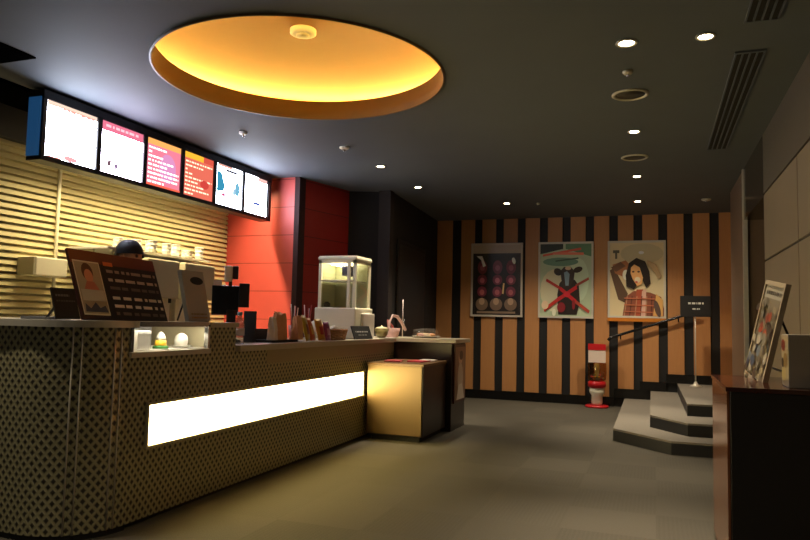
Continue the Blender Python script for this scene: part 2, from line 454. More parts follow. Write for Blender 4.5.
seg(4.35, 3.67, 0.80, 0.90); seg(3.95, 3.67, 0.90, 1.06); seg(3.67, 2.96, 0.80, 0.915); seg(6.92, 4.35, 0.80, 0.803)
s = 6.92 - 2.96
for i in range(3, len(path2) - 1):
    panel(path2[i], path2[i + 1], s, 0.03, 1.06); s += math.dist(path2[i], path2[i + 1])
obj('front_panel', bm, PERF, sc)
bm = bmesh.new(); add_box(bm, (-2.64, 4.35, 0.803), (-2.617, 6.92, 0.90)); obj('upper_fascia', bm, mat('fascia_metal', '9c9070', 0.35, 0.3, noise=0.05), sc)
bm = bmesh.new()
add_prism(bm, [(-2.72, 6.9), (-3.25, 6.9), (-3.25, 3.3), (-4.0, 3.3), (-4.0, 2.75), (-3.45, 2.68), (-2.97, 2.657)] + [(-2.97 + 0.342 * math.cos(a), 3.0 + 0.342 * math.sin(a)) for a in [-PI / 2 * (1 - i / 10) for i in range(11)]] + [(-2.72, 3.05)], 0.0, 0.90)
obj('cabinet_body', bm, BLACK, sc)
bm = bmesh.new()   # raised blocks either side of the display case
add_box(bm, (-3.25, 3.68, 0.90), (-2.626, 3.94, 1.06)); obj('raised_block', bm, CREAMD, sc); bm = bmesh.new()
add_prism(bm, [(-2.626, 2.955), (-4.0, 2.955), (-4.0, 2.75), (-3.45, 2.68), (-2.97, 2.657)] + [(-2.97 + 0.342 * math.cos(a), 3.0 + 0.342 * math.sin(a)) for a in [-PI / 2 * (1 - i / 10) for i in range(10)]], 0.90, 1.06)
obj('raised_body', bm, CREAMD, sc)
for px, py in [(-2.97 + 0.353 * math.cos(math.radians(a)), 3.0 + 0.353 * math.sin(math.radians(a))) for a in (-14, -20, -46, -53)]:
    tube('panel_seam', [(px, py, 0.03), (px, py, 1.06)], 0.0045, SILVER, sc, 6)
def outer(off): return [(-2.97 + (0.35 + off) * math.cos(a), 3.0 + (0.35 + off) * math.sin(a)) for a in [-PI / 2 * i / 14 for i in range(15)]]
bm = bmesh.new()
add_prism(bm, [(-3.3, 3.66), (-3.3, 3.3), (-4.0, 3.3), (-4.0, 2.69), (-3.45, 2.62)] + outer(0.03)[::-1] + [(-2.59, 3.0), (-2.59, 2.96), (-3.1, 2.96), (-3.1, 3.66)], 1.06, 1.095)
obj('raised_countertop', bm, SILVER, sc)
bm = bmesh.new(); add_box(bm, (-3.3, 3.66, 1.06), (-2.60, 3.955, 1.09), 0, 0.004); obj('block_top', bm, TOPM, sc)
bm = bmesh.new(); add_prism(bm, [(-3.3, 3.96), (-2.585, 3.96), (-2.585, 6.9), (-3.3, 6.9)], 0.90, 0.94); obj('countertop', bm, TOPM, sc)
add = bmesh.new(); add_box(add, (-3.28, 2.965, 0.90), (-2.6, 3.655, 0.93), 0, 0.003); obj('case_shelf', add, SILVER, sc)
STR = emis('light_panel_glow', 'ffe294', STRIP_E)
box('light_panel', (-2.71, 3.13, 0.415), (-2.70, 6.13, 0.635), STR, sc)
bm = bmesh.new()
add_box(bm, (-2.71, 3.12, 0.405), (-2.622, 6.14, 0.415)); add_box(bm, (-2.71, 3.12, 0.635), (-2.622, 6.14, 0.645)); add_box(bm, (-2.71, 3.12, 0.415), (-2.622, 3.13, 0.635)); add_box(bm, (-2.71, 6.13, 0.415), (-2.622, 6.14, 0.635))
obj('light_recess', bm, mat('recess_white', 'e8e0c8', 0.6), sc)
box('plinth', (-2.70, 3.0, 0.0), (-2.66, 6.9, 0.05), BLACK, sc)
bm = bmesh.new()
for z0, z1 in ((0.400, 0.415), (0.635, 0.650)): add_box(bm, (-2.622, 3.115, z0), (-2.606, 6.14, z1))
add_box(bm, (-2.622, 3.115, 0.415), (-2.606, 3.13, 0.635))
obj('light_frame', bm, CREAMD, sc)

# glass display case sunk in the counter
dc = thing('display_case', 'small lit glass display case set into the counter front', 'display case', (-2.85, 3.31, 0.93))
def loc_box(name, a, b, m, par, o, bev=0):
    bm = bmesh.new(); add_box(bm, [a[i] - o[i] for i in range(3)], [b[i] - o[i] for i in range(3)], 0, bev); return obj(name, bm, m, par)
o_ = (-2.85, 3.31, 0.93)
loc_box('case_front_glass', (-2.632, 2.985, 0.935), (-2.628, 3.635, 1.065), GLASS, dc, o_)
bm = bmesh.new()
for a, b in (((-2.64, 2.965, 0.93), (-2.61, 2.985, 1.075)), ((-2.64, 3.635, 0.93), (-2.61, 3.655, 1.075)), ((-2.64, 2.965, 1.065), (-2.61, 3.655, 1.093))):
    add_box(bm, [a[i] - o_[i] for i in range(3)], [b[i] - o_[i] for i in range(3)])
obj('case_frame', bm, CHROME, dc)
loc_box('case_back', (-3.07, 2.985, 0.93), (-3.06, 3.655, 1.06), mat('case_lining', 'c4c4c8', 0.4), dc, o_)
loc_box('case_top', (-3.07, 2.97, 1.078), (-2.64, 3.655, 1.093), CREAMD, dc, o_)
loc_box('case_floor', (-3.06, 2.985, 0.931), (-2.64, 3.655, 0.936), WHITE, dc, o_)
loc_box('case_lamp', (-2.665, 3.0, 1.066), (-2.645, 3.62, 1.077), emis('case_lamp', 'fff4dd', 26), dc, o_)

# goods in the case
t = thing('dessert_cup', 'yellow and green frosted dessert cup in the middle of the glass case', 'dessert', (-2.71, 3.32, 0.936))
lathe('cup', [(0.02, 0), (0.036, 0.0), (0.03, 0.05), (0.027, 0.05)], mat('yellow_cup', 'e8b92a', 0.4), t)
lathe('cream_topping', [(0.029, 0.05), (0.024, 0.07), (0.013, 0.09), (0.0, 0.1)], WHITE, t)
lathe('green_base', [(0.044, 0.0), (0.044, 0.012), (0.03, 0.02)], mat('leaf_green', '3f8f3c', 0.5), t)
t = thing('white_cake_box', 'white paper cake box at the left end of the glass case', 'box', (-2.70, 3.12, 0.936))
box('box_body', (-0.04, -0.05, 0), (0.04, 0.05, 0.085), WHITE, t, 0.004); box('box_lid', (-0.043, -0.053, 0.085), (0.043, 0.053, 0.105), WHITE, t, 0.003)
t = thing('round_dessert', 'round white dessert on a saucer at the right end of the glass case', 'dessert', (-2.73, 3.53, 0.936))
lathe('saucer', [(0.0, 0.0), (0.05, 0.004), (0.066, 0.014), (0.05, 0.008), (0, 0.006)], WHITE, t)
lathe('mousse', [(0.035, 0.008), (0.042, 0.04), (0.034, 0.07), (0.015, 0.085), (0, 0.088)], WHITE, t)

# end block with poster, kiosk
DARKWOOD = woodgrain('dark_stained_wood', '1c110a', '261710', 0.3)
eb = thing('end_cabinet', 'dark wooden cabinet block closing the far end of the counter', 'cabinet', (-2.3, 7.2, 0))
eo = (-2.3, 7.2, 0)
loc_box('cabinet_body', (-2.9, 6.93, 0.0), (-1.98, 7.46, 0.905), DARKWOOD, eb, eo, 0.004)
loc_box('cabinet_top', (-3.0, 6.905, 0.905), (-1.93, 7.5, 0.945), TOPM, eb, eo, 0.005)
pf = thing('small_poster', 'narrow framed poster of a pale figure on the dark cabinet at the counter end', 'poster', (-1.98, 7.2, 0.6))
po = (-1.98, 7.2, 0.6)
loc_box('frame', (-1.978, 6.98, 0.28), (-1.962, 7.42, 0.89), mat('red_brown_frame', '4a1c12', 0.35), pf, po, 0.003)
A = Art((0.018, -0.19, -0.29), (0, 1, 0), (0, 0, 1), 0.38, 0.55)
A.rect(0, 0, 1, 1, ink('8d6a52')); A.ell(0.5, 0.78, 0.2, 0.12, ink('d3ac8c')); A.ell(0.5, 0.4, 0.28, 0.3, ink('c9b49c')); A.ell(0.56, 0.84, 0.2, 0.09, ink('3a241c'))
A.poly([(0.1, 0), (0.9, 0), (0.7, 0.3), (0.3, 0.28)], ink('e0d2c2')); A.build('print', pf)

ki = thing('waste_cabinet', 'boxy cabinet with beige front and dark side beside the glowing counter band', 'cabinet', (-2.31, 6.5, 0))
ko = (-2.31, 6.5, 0)
BEIGE = mat('beige_laminate', '6c583a', 0.35, 0.3, noise=0.05, nscale=4)
loc_box('cabinet_body', (-2.58, 6.155, 0.05), (-2.03, 6.90, 0.70), DARKWOOD, ki, ko, 0.003)
loc_box('front_door', (-2.585, 6.14, 0.06), (-2.04, 6.155, 0.70), BEIGE, ki, ko, 0.002)
loc_box('cabinet_top', (-2.60, 6.13, 0.70), (-2.02, 6.90, 0.725), mat('brown_top', '6e5234', 0.35), ki, ko, 0.003)
loc_box('plinth', (-2.55, 6.19, 0.0), (-2.07, 6.86, 0.05), BLACK, ki, ko)
for i, (x, y, c, lab, rz) in enumerate(((-2.42, 6.4, 'b3474f', 'red leaflet at the left of the pile on the beige-fronted cabinet', 0.2), (-2.2, 6.52, 'c23b4a', 'red leaflet in the middle of the beige-fronted cabinet top', -0.15), (-2.17, 6.72, 'd8cfc4', 'white leaflet at the back of the beige-fronted cabinet top', 0.1))):
    o = box('leaflet', (-0.08, -0.1, 0), (0.08, 0.1, 0.012), mat('leaflet_' + c, c, 0.4)); o.location = (x, y, 0.7252); o.rotation_euler = (0, 0, rz); tag(o, lab, 'leaflet', 'leaflets on the beige-fronted cabinet')

# ================================================================ MENU SCREENS
BOXM = mat('screen_housing', '14100f', 0.5)
sy = [3.53, 4.015, 4.515, 4.995, 5.475, 5.96, 6.44]
mr = thing('menu_screen_rail', 'long black housing that carries the row of glowing menu screens', 'screen housing', (-3.99, 5, 2.42))
mo = (-3.99, 5, 2.42)
bm = bmesh.new()
def mb(a, b): add_box(bm, [a[i] - mo[i] for i in range(3)], [b[i] - mo[i] for i in range(3)])
mb((-4.06, 3.5, 2.60), (-3.925, 6.49, 2.66)); mb((-4.06, 3.5, 2.17), (-3.925, 6.49, 2.205)); mb((-4.06, 3.52, 2.2), (-4.02, 6.47, 2.61))
for y in sy[1:-1]: mb((-4.02, y - 0.022, 2.2), (-3.925, y + 0.022, 2.61))
mb((-4.06, 6.44, 2.2), (-3.925, 6.49, 2.61)); mb((-3.96, 3.5, 2.2), (-3.925, 3.53, 2.61))
obj('housing', bm, BOXM, mr)
loc_box('end_cap', (-4.055, 3.492, 2.2), (-3.945, 3.5, 2.61), mat('blue_end_cap', '2a5f94', 0.35, emit='2a5f94', estr=0.35), mr, mo)
for y in (3.9, 5.0, 6.1):
    bm = bmesh.new(); add_tube(bm, [(-3.99 - mo[0], y - mo[1], 2.655 - mo[2]), (-3.99 - mo[0], y - mo[1], H - mo[2])], 0.02); obj('ceiling_bracket', bm, BLACK, mr)
def E(c, k=1.0): return emis('screen_%s_%d' % (c, int(k * 100)), c, SCREEN_E * k * (2.2 if k >= 1.2 else 1.0))
def screen(i, label):
    y0, y1 = sy[i] + 0.012 + (0.012 if i else 0.0), sy[i + 1] - 0.024
    t = thing('menu_screen', label, 'menu screen', (-3.935, (y0 + y1) / 2, 2.2), group='menu screens over the counter')
    w, h = y1 - y0, 0.40
    box('screen_body', (-0.05, -w / 2, 0.004), (-0.004, w / 2, h), BOXM, t)
    A = Art((-0.003, -w / 2, 0.004), (0, 1, 0), (0, 0, 1), w, h - 0.004, 0.0004)
    if i == 0:
        A.rect(0, 0, 1, 1, E('e4ecff', 1.5)); A.rect(0.0, 0.92, 1, 1, E('ffdcc8', 0.14)); A.words(0.3, 0.95, 0.9, 0.05, E('ffb4a4', 0.13), 1, 1); A.ell(0.5, 0.06, 0.14, 0.05, E('ffb8bc', 0.13)); A.rect(0.02, 0.0, 0.3, 0.03, E('ffa89c', 0.13))
    elif i == 1:
        A.rect(0, 0, 1, 1, E('f2e6ff', 1.4)); A.rect(0, 0.82, 1, 1, E('f47c98', 0.13)); A.words(0.1, 0.9, 0.9, 0.05, E('ffd0dc', 0.14), 2, 1)
        for k in range(5): A.words(0.1, 0.9, 0.1 + k * 0.13, 0.035, E('fbdcec', 0.13), 10 + k, 0.95)
        A.ell(0.2, 0.2, 0.05, 0.05, E('8a6a74', 0.1)); A.ell(0.36, 0.18, 0.05, 0.05, E('a88ab0', 0.11))
    elif i == 2:
        A.rect(0, 0, 1, 1, E('f2849a', 0.14)); A.rect(0, 0.88, 1, 1, E('ffb060', 0.15)); A.ell(0.62, 0.45, 0.25, 0.32, E('e094c4', 0.14))
        for k in range(9): A.words(0.05, 0.95, 0.07 + k * 0.09, 0.04, E('fff0e6', 0.3), 20 + k, 0.95)
        A.rect(0, 0, 1, 0.05, E('ff6a50', 0.14))
    elif i == 3:
        A.rect(0, 0, 1, 1, E('e8705c', 0.14)); A.rect(0, 0.87, 0.65, 1, E('ffb838', 0.15)); A.rect(0.65, 0.87, 1, 1, E('e05a48', 0.13))
        for k in range(9): A.words(0.05, 0.95, 0.05 + k * 0.09, 0.035, E('ffe8c4', 0.2), 30 + k, 0.9)
        A.ell(0.7, 0.35, 0.15, 0.1, E('d84840', 0.13))
    elif i == 4:
        A.rect(0, 0, 1, 1, E('e0ecff', 1.2)); A.rect(0.35, 0.86, 0.8, 0.93, E('605a64', 0.1)); A.rect(0.05, 0.95, 0.6, 1, E('ffb8a8', 0.13))
        A.poly([(0.04, 0.3), (0.3, 0.36), (0.34, 0.5), (0.2, 0.8), (0.04, 0.82)], E('3f9cc0', 0.12)); A.ell(0.3, 0.27, 0.08, 0.05, E('e06a90', 0.12)); A.ell(0.82, 0.5, 0.1, 0.18, E('7abcd8', 0.13)); A.ell(0.7, 0.4, 0.06, 0.1, E('a8d0e8', 0.13))
    else:
        A.rect(0, 0, 1, 1, E('e8ecff', 1.4)); A.rect(0.6, 0.9, 1, 1, E('ffc8c0', 0.13)); A.rect(0.4, 0.25, 0.72, 0.33, E('6878cc', 0.12)); A.rect(0.3, 0.1, 0.8, 0.15, E('b8c4ec', 0.13)); A.words(0.1, 0.5, 0.85, 0.04, E('f8c8c0', 0.13), 3, 1)
    A.build('display', t)
labs = ['first menu screen from the left, washed out white with a faint peach heading', 'menu screen with a pink heading over a white page, second from the left', 'pink and magenta menu screen full of white text lines',
        'red menu screen with an orange heading strip', 'white menu screen with a blue figure on its left side', 'white menu screen with a small blue mark, nearest the red wall']
for i in range(6): screen(i, labs[i])

# batten light behind the menu screens washing the slatted wall
bt = tag(box('batten_light', (-4.24, 3.75, H - 0.065), (-4.18, 6.45, H - 0.025), CREAM), 'slim tube light fitting behind the menu screens facing the slatted wall', 'light fitting')
def area(name, loc, size, sizey, watts, color, rot):
    l = bpy.data.lights.new(name, 'AREA'); l.shape = 'RECTANGLE'; l.size = size; l.size_y = sizey; l.energy = watts; l.color = color; l.spread = math.radians(130)
    o = bpy.data.objects.new(name, l); COL.objects.link(o); o.location = loc; o.rotation_euler = rot; return o
o = area('batten_lamp', (-4.21, 5.1, H - 0.075), 0.06, 2.6, WASH_W, (1.0, 0.80, 0.45), (0, math.radians(-24), 0)); o.parent = None

# ================================================================ DOWNLIGHTS & CEILING FITTINGS
LENS = emis('downlight_lens', 'ffe9c0', 60); LENSB = emis('downlight_lens_soft', 'ffe9c0', 40)
def downlight(x, y, watts, label, big=1.0, cone=100):
    t = thing('downlight', label, 'downlight', (x, y, H), group='lit ceiling downlights')
    lathe('trim_ring', [(0.035 * big, 0.0), (0.048 * big, 0.0), (0.052 * big, -0.006), (0.048 * big, -0.010), (0.036 * big, -0.008), (0.035 * big, 0.0)], CAPM, t)
    lathe('lens', [(0.0, -0.004), (0.030 * big, -0.005), (0.036 * big, -0.0045)], LENS, t)
    l = bpy.data.lights.new('downlight_beam', 'SPOT'); l.energy = watts; l.color = (1.0, 0.84, 0.62); l.spot_size = math.radians(cone); l.spot_blend = 1.0; l.shadow_soft_size = 0.035
    o = bpy.data.objects.new('downlight_beam', l); COL.objects.link(o); o.parent = t; o.location = (0, 0, -0.02)
    return t
DL = [(-0.14, 3.87, 1.0, 'brightest downlight, nearest the camera in the right-hand row', 1.15),
      (0.26, 3.90, 0.8, 'downlight between the right-hand row and the long slotted vents', 1.0),
      (-0.15, 5.71, 1.0, 'second downlight of the right-hand row, before the round ceiling speaker', 1.0),
      (-0.17, 7.47, 1.0, 'third downlight of the right-hand row, behind the round ceiling speaker', 1.0),
      (-0.20, 8.99, 1.0, 'farthest downlight of the right-hand row, close to the woman poster', 1.0),
      (-1.80, 8.78, 1.1, 'downlight before the striped wall, above the dark film poster', 1.0),
      (-2.60, 6.37, 1.0, 'nearer of the two downlights over the far counter end', 1.0),
      (-2.58, 7.49, 0.8, 'farther of the two downlights over the far counter end', 1.0)]
DL += [(-0.15, 2.0, 1.0, 'unseen downlight added above the camera in the right-hand row', 1.0), (-1.55, 1.2, 1.2, 'unseen downlight added above the open floor before the counter', 1.0),  # unseen downlights added to lift the general fill
       (-3.3, 2.2, 0.8, 'unseen downlight added over the near counter end', 1.0)]
for x, y, k, lab, b in DL:
    far, near = y > 8.5, y < 3
    downlight(x, y, DOWN_W * k * (1.4 if far else 1.0 if near else 2.2), lab, b, 125 if far else 95 if near else 52)
def fitting(name, x, y, r, lab, cat, m=CAPM, group=None):
    t = thing(name, lab, cat, (x, y, H), group=group)
    lathe('outer_ring', [(r * 0.80, 0), (r, 0), (r * 1.0, -0.008), (r * 0.9, -0.014), (r * 0.82, -0.010), (r * 0.80, 0)], m, t, n=36)
    lathe('inner_disc', [(0, -0.003), (r * 0.82, -0.004), (r * 0.80, -0.001)], mat('fitting_grille', '332e27', 0.6), t, n=36)
    return t
fitting('ceiling_speaker', -0.15, 4.77, 0.12, 'round recessed ceiling speaker nearer the camera', 'ceiling speaker')
fitting('ceiling_speaker', -0.17, 6.61, 0.12, 'round recessed ceiling speaker farther from the camera', 'ceiling speaker')
def smallcap(name, x, y, r, lab, cat, m=WHITE):
    t = thing(name, lab, cat, (x, y, H))
    lathe('base', [(0, 0), (r, 0), (r, -0.012), (r * 0.7, -0.022), (0, -0.024)], m, t)
    lathe('nozzle', [(0, -0.022), (r * 0.3, -0.022), (r * 0.3, -0.034), (0, -0.036)], CHROME, t)
smallcap('ceiling_disc', -0.15, 4.32, 0.03, 'small ceiling sensor in front of the nearer round speaker', 'sensor', CAPM)
smallcap('sprinkler_head', -1.41, 8.87, 0.025, 'tiny sprinkler in the ceiling near the striped wall', 'sprinkler', CAPM)
smallcap('ceiling_disc', 0.59, 9.02, 0.055, 'pale disc for a small bright reflection on the ceiling near the far right pillar', 'sensor', CAPM)  # disc standing in for a small bright reflection
smallcap('ceiling_sensor', -2.63, 5.57, 0.045, 'small cream sensor on the ceiling right of the orange dome', 'sensor', WHITE)
smallcap('sprinkler_head', -3.25, 4.89, 0.035, 'small sprinkler in the ceiling above the menu screens', 'sprinkler', WHITE)
t = thing('dome_detector', 'round cream detector at the top of the orange dome', 'sensor', (-2.13, 3.84, 2.975))
lathe('base', [(0, 0.02), (0.085, 0.02), (0.085, -0.012), (0.06, -0.022), (0.045, -0.02)], CREAM, t)
lathe('sensor_eye', [(0.045, -0.02), (0.04, -0.03), (0.02, -0.036), (0, -0.037)], CREAMD, t)
def vent(y0, y1, lab):
    t = thing('slot_vent', lab, 'vent', (0, 0, 0), group='slotted ceiling vents')
    for k, x in enumerate((0.455, 0.492, 0.529, 0.566)):
        bm = bmesh.new(); add_box(bm, (x - 0.015, y0, H - 0.007), (x + 0.012, y1, H - 0.0005)); obj('slot', bm, mat('slot_dark', '040404', 0.8), t)
    bm = bmesh.new()
    for x in (0.436, 0.4735, 0.5105, 0.5475, 0.585): add_box(bm, (x - 0.0035, y0, H - 0.011), (x + 0.005, y1, H - 0.0005))
    add_box(bm, (0.43, y0 - 0.02, H - 0.011), (0.59, y0, H - 0.0005)); add_box(bm, (0.43, y1, H - 0.011), (0.59, y1 + 0.02, H - 0.0005))
    obj('vent_frame', bm, CEILM, t)
vent(4.2, 6.45, 'long slotted black vent along the right side of the ceiling')
vent(1.6, 3.76, 'slotted black vent cut off by the top edge of the photo')

# ================================================================ WALL POSTERS
INK_GAIN = 1.35
def poster(x0, x1, z0, z1, lab, fc):
    t = thing('wall_poster', lab, 'poster', ((x0 + x1) / 2, 10.143, z0), group='framed film posters')
    w, h = x1 - x0, z1 - z0
    bm = bmesh.new(); f = 0.028
    add_box(bm, (-w / 2, -0.03, 0), (-w / 2 + f, 0, h)); add_box(bm, (w / 2 - f, -0.03, 0), (w / 2, 0, h))
    add_box(bm, (-w / 2 + f, -0.03, 0), (w / 2 - f, 0, f)); add_box(bm, (-w / 2 + f, -0.03, h - f), (w / 2 - f, 0, h))
    obj('frame', bm, fc, t); box('backing', (-w / 2 + f, -0.012, f), (w / 2 - f, 0, h - f), BLACK, t)
    A = Art((-w / 2 + f, -0.013, f), (1, 0, 0), (0, 0, 1), w - 2 * f, h - 2 * f, 0.001)
    return t, A
t, A = poster(-2.61, -1.83, 1.215, 2.315, 'dark film poster with rows of dim pink faces, leftmost of the three', mat('frame_pale', 'c9bfae', 0.4))
A.rect(0, 0, 1, 1, ink('201c1b')); A.rect(0, 0.88, 1, 1, ink('8f8272'))
A.rect(0.05, 0.03, 0.95, 0.85, ink('15120f'))
for j, v in enumerate((0.68, 0.5, 0.33)):
    for i, u in enumerate((0.2, 0.52, 0.8)):
        A.ell(u, v, 0.1, 0.075 if j else 0.1, ink('5a2430')); A.ell(u, v - 0.01, 0.05, 0.04, ink(['7a4048', '94505a', '8a4c4c'][j]))
for i, u in enumerate((0.2, 0.5, 0.8)):
    A.ell(u, 0.15, 0.13, 0.09, ink('5c4b3c')); A.ell(u, 0.19, 0.06, 0.05, ink('87705a'))
A.poly([(0.08, 0.84), (0.2, 0.84), (0.28, 0.7), (0.22, 0.68), (0.18, 0.78)], ink('d8dce0')); A.ell(0.86, 0.77, 0.035, 0.05, ink('e0d8b0'), rot=0.5)  # pale slash and oval: lamp reflections drawn into the print
A.band(0.64, 0.3, 0.66, 0.45, 0.03, ink('a89060')); A.rect(0.1, 0.02, 0.9, 0.05, ink('6a5a4a')); A.build('print', t)
t, A = poster(-1.60, -0.82, 1.215, 2.315, 'pale green film poster of a dark cow crossed out in red, middle one', mat('frame_grey', 'cfcaba', 0.4))
A.rect(0, 0, 1, 1, ink('8d9a80')); A.ell(0.3, 0.35, 0.3, 0.3, ink('a8a488')); A.ell(0.75, 0.5, 0.2, 0.3, ink('9aa890')); A.ell(0.4, 0.75, 0.35, 0.06, ink('4f6f5c'))
A.poly([(0, 0.86), (0.45, 0.93), (0.45, 1), (0, 1)], ink('20261f')); A.poly([(0.5, 0.93), (1, 0.82), (1, 1), (0.5, 1)], ink('4d6a50'))
A.band(0.05, 0.84, 0.8, 0.93, 0.03, ink('a84a38')); A.band(0.25, 0.87, 0.85, 0.86, 0.035, ink('b0604c')); A.band(0.3, 0.76, 0.75, 0.8, 0.02, ink('2c4436'))
A.poly([(0.36, 0.02), (0.34, 0.3), (0.38, 0.45), (0.44, 0.5), (0.68, 0.5), (0.76, 0.42), (0.78, 0.2), (0.72, 0.02)], ink('211c19'))
A.poly([(0.4, 0.62), (0.42, 0.5), (0.46, 0.4), (0.58, 0.4), (0.66, 0.5), (0.68, 0.62), (0.6, 0.68), (0.47, 0.68)], ink('2a2522'))
A.ell(0.35, 0.61, 0.08, 0.05, ink('1c1816'), rot=-0.2); A.ell(0.74, 0.64, 0.09, 0.04, ink('1c1816'), rot=0.2)
A.poly([(0.47, 0.6), (0.5, 0.42), (0.56, 0.42), (0.58, 0.58), (0.53, 0.62)], ink('6d8590')); A.ell(0.55, 0.66, 0.06, 0.025, ink('a89478'))
A.band(0.12, 0.5, 0.45, 0.36, 0.04, ink('8c1f1a')); A.band(0.95, 0.52, 0.7, 0.42, 0.035, ink('7a3a2c'))
A.band(0.4, 0.38, 0.7, 0.2, 0.055, ink('9c1c22')); A.band(0.72, 0.4, 0.34, 0.22, 0.055, ink('9c1c22')); A.band(0.34, 0.22, 0.08, 0.08, 0.05, ink('9a2a22')); A.band(0.7, 0.2, 0.96, 0.06, 0.045, ink('8c3a2c')); A.ell(0.53, 0.3, 0.06, 0.04, ink('a8202c')); A.ell(0.42, 0.12, 0.08, 0.07, ink('6e1c20')); A.ell(0.66, 0.16, 0.03, 0.07, ink('6e1c20'))
A.ell(0.1, 0.15, 0.07, 0.06, ink('b8a084')); A.ell(0.28, 0.05, 0.04, 0.05, ink('cfc8a0'))
A.build('print', t)
t, A = poster(-0.625, 0.145, 1.235, 2.315, 'film poster of a dark-haired woman with a raised arm, rightmost of the three', mat('frame_grey', 'cfcaba', 0.4))
A.rect(0, 0, 1, 1, ink('a79a78')); A.ell(0.6, 0.85, 0.4, 0.14, ink('998f72')); A.rect(0.06, 0.86, 0.18, 0.9, ink('4a453a')); A.rect(0.1, 0.78, 0.14, 0.9, ink('4a453a'))
A.poly([(0.0, 0.62), (0.08, 0.66), (0.34, 0.3), (0.28, 0.18), (0.16, 0.22)], ink('4d3a2c')); A.poly([(0.05, 0.7), (0.3, 0.76), (0.42, 0.66), (0.36, 0.5), (0.1, 0.58)], ink('8a5a3a'))
A.poly([(0.02, 0.66), (0.2, 0.74), (0.3, 0.68), (0.12, 0.6)], ink('5a4030')); A.ell(0.3, 0.56, 0.06, 0.07, ink('b8b4a4'))
A.poly([(0.24, 0.0), (0.3, 0.26), (0.45, 0.34), (0.75, 0.32), (0.95, 0.26), (1.0, 0.1), (1.0, 0)], ink('6e4030'))
A.poly([(0.46, 0.0), (0.5, 0.36), (0.62, 0.36), (0.64, 0)], ink('84402c')); A.poly([(0.58, 0), (0.6, 0.34), (0.68, 0.36), (0.66, 0)], ink('a88878'))
for k in range(6): A.band(0.27 + 0.1 * k, 0.0, 0.33 + 0.09 * k, 0.27, 0.018, ink('4c2c24' if k % 2 else '8c6a50'))
for k in range(3): A.band(0.27, 0.06 + 0.09 * k, 0.92, 0.05 + 0.09 * k, 0.014, ink('94563c')); A.poly([(0.8, 0), (0.86, 0.3), (0.98, 0.22), (0.98, 0)], ink('a8824c')); A.ell(0.88, 0.1, 0.05, 0.12, ink('4a3a34'), rot=0.4)
A.poly([(0.32, 0.4), (0.30, 0.55), (0.36, 0.72), (0.5, 0.79), (0.66, 0.74), (0.74, 0.6), (0.76, 0.44), (0.68, 0.38), (0.6, 0.5), (0.45, 0.36)], ink('1e1612'))
A.poly([(0.4, 0.66), (0.46, 0.7), (0.56, 0.66), (0.62, 0.52), (0.6, 0.44), (0.52, 0.4), (0.43, 0.5), (0.39, 0.58)], ink('c48a58')); A.ell(0.52, 0.49, 0.055, 0.04, ink('d8a88c')); A.ell(0.44, 0.6, 0.025, 0.012, ink('4a2c20')); A.ell(0.54, 0.6, 0.025, 0.012, ink('4a2c20')); A.ell(0.5, 0.46, 0.025, 0.012, ink('a03a30'))
A.poly([(0.7, 0.76), (0.86, 0.7), (0.96, 0.54), (0.9, 0.5), (0.8, 0.62), (0.7, 0.7)], ink('8a7454')); A.ell(0.59, 0.86, 0.05, 0.022, ink('ece8da'))
A.build('print', t)
bmx = box('caption_strip', (-0.385, -0.04, -0.05), (0.385, -0.01, -0.002), mat('orange_strip', 'c87820', 0.4), t)

INK_GAIN = 1.0
# capsule/snack vending stand
g = thing('gumball_machine', 'small red and white candy vending machine on a round red foot by the striped wall', 'vending machine', (-0.755, 9.93, 0))
REDP = mat('red_plastic', 'b81a22', 0.3)
lathe('foot', [(0, 0.03), (0.15, 0.03), (0.16, 0.012), (0.155, 0), (0.0, 0)], REDP, g)
lathe('lower_column', [(0.06, 0.03), (0.075, 0.06), (0.075, 0.16), (0.1, 0.2), (0.1, 0.26), (0.07, 0.27)], CREAM, g)
lathe('red_head', [(0.09, 0.26), (0.122, 0.29), (0.122, 0.34), (0.1, 0.36)], REDP, g)
globe = lathe('globe', [(0.08, 0.36), (0.118, 0.375), (0.125, 0.46), (0.125, 0.58), (0.12, 0.61)], glass('globe_glass', 'd8b890', 0.12), g)
lathe('spiral_track', [(0.028, 0.36), (0.04, 0.42), (0.028, 0.48), (0.042, 0.54), (0.03, 0.60)], mat('track_green', 'b8c090', 0.4), g, n=12)
box('header_sign', (-0.115, -0.02, 0.61), (0.115, 0.02, 0.78), mat('sign_white', 'd8c4b4', 0.5), g)
box('red_header', (-0.118, -0.024, 0.78), (0.118, 0.024, 0.865), REDP, g)
rnd = random.Random(3)
for k in range(16):
    a = rnd.uniform(0, 2 * PI); r = rnd.uniform(0.045, 0.085)
    o = lathe('candy', [(0, -0.016), (0.011, -0.011), (0.016, 0), (0.011, 0.011), (0, 0.016)], mat('candy_' + ['orange', 'red', 'yellow', 'green'][k % 4], ['d8641c', 'c02030', 'd8b030', '6a9a40'][k % 4], 0.3), globe, (r * math.cos(a), r * math.sin(a), 0.385 + 0.03 * (k // 6)), 10)

# sign stand on the top step
s_ = thing('sign_stand', 'thin metal stand holding a small black sign on the top step', 'sign stand', (0.49, 9.72, 0.36))
lathe('base', [(0, 0), (0.07, 0), (0.072, 0.01), (0.03, 0.03), (0.012, 0.07), (0, 0.07)], SILVER, s_)
tube('pole', [(0, 0, 0.05), (0, 0, 1.0)], 0.008, SILVER, s_)
box('sign_panel', (-0.18, -0.024, 0.90), (0.19, -0.004, 1.17), BLACK, s_, 0.003)
A = Art((-0.18, -0.0245, 0.90), (1, 0, 0), (0, 0, 1), 0.37, 0.27, 0.0008)
SGW = ink('d8d8d0')
A.words(0.26, 0.76, 0.6, 0.09, SGW, 5, 1); A.words(0.4, 0.64, 0.34, 0.07, SGW, 6, 1); A.build('lettering', s_)

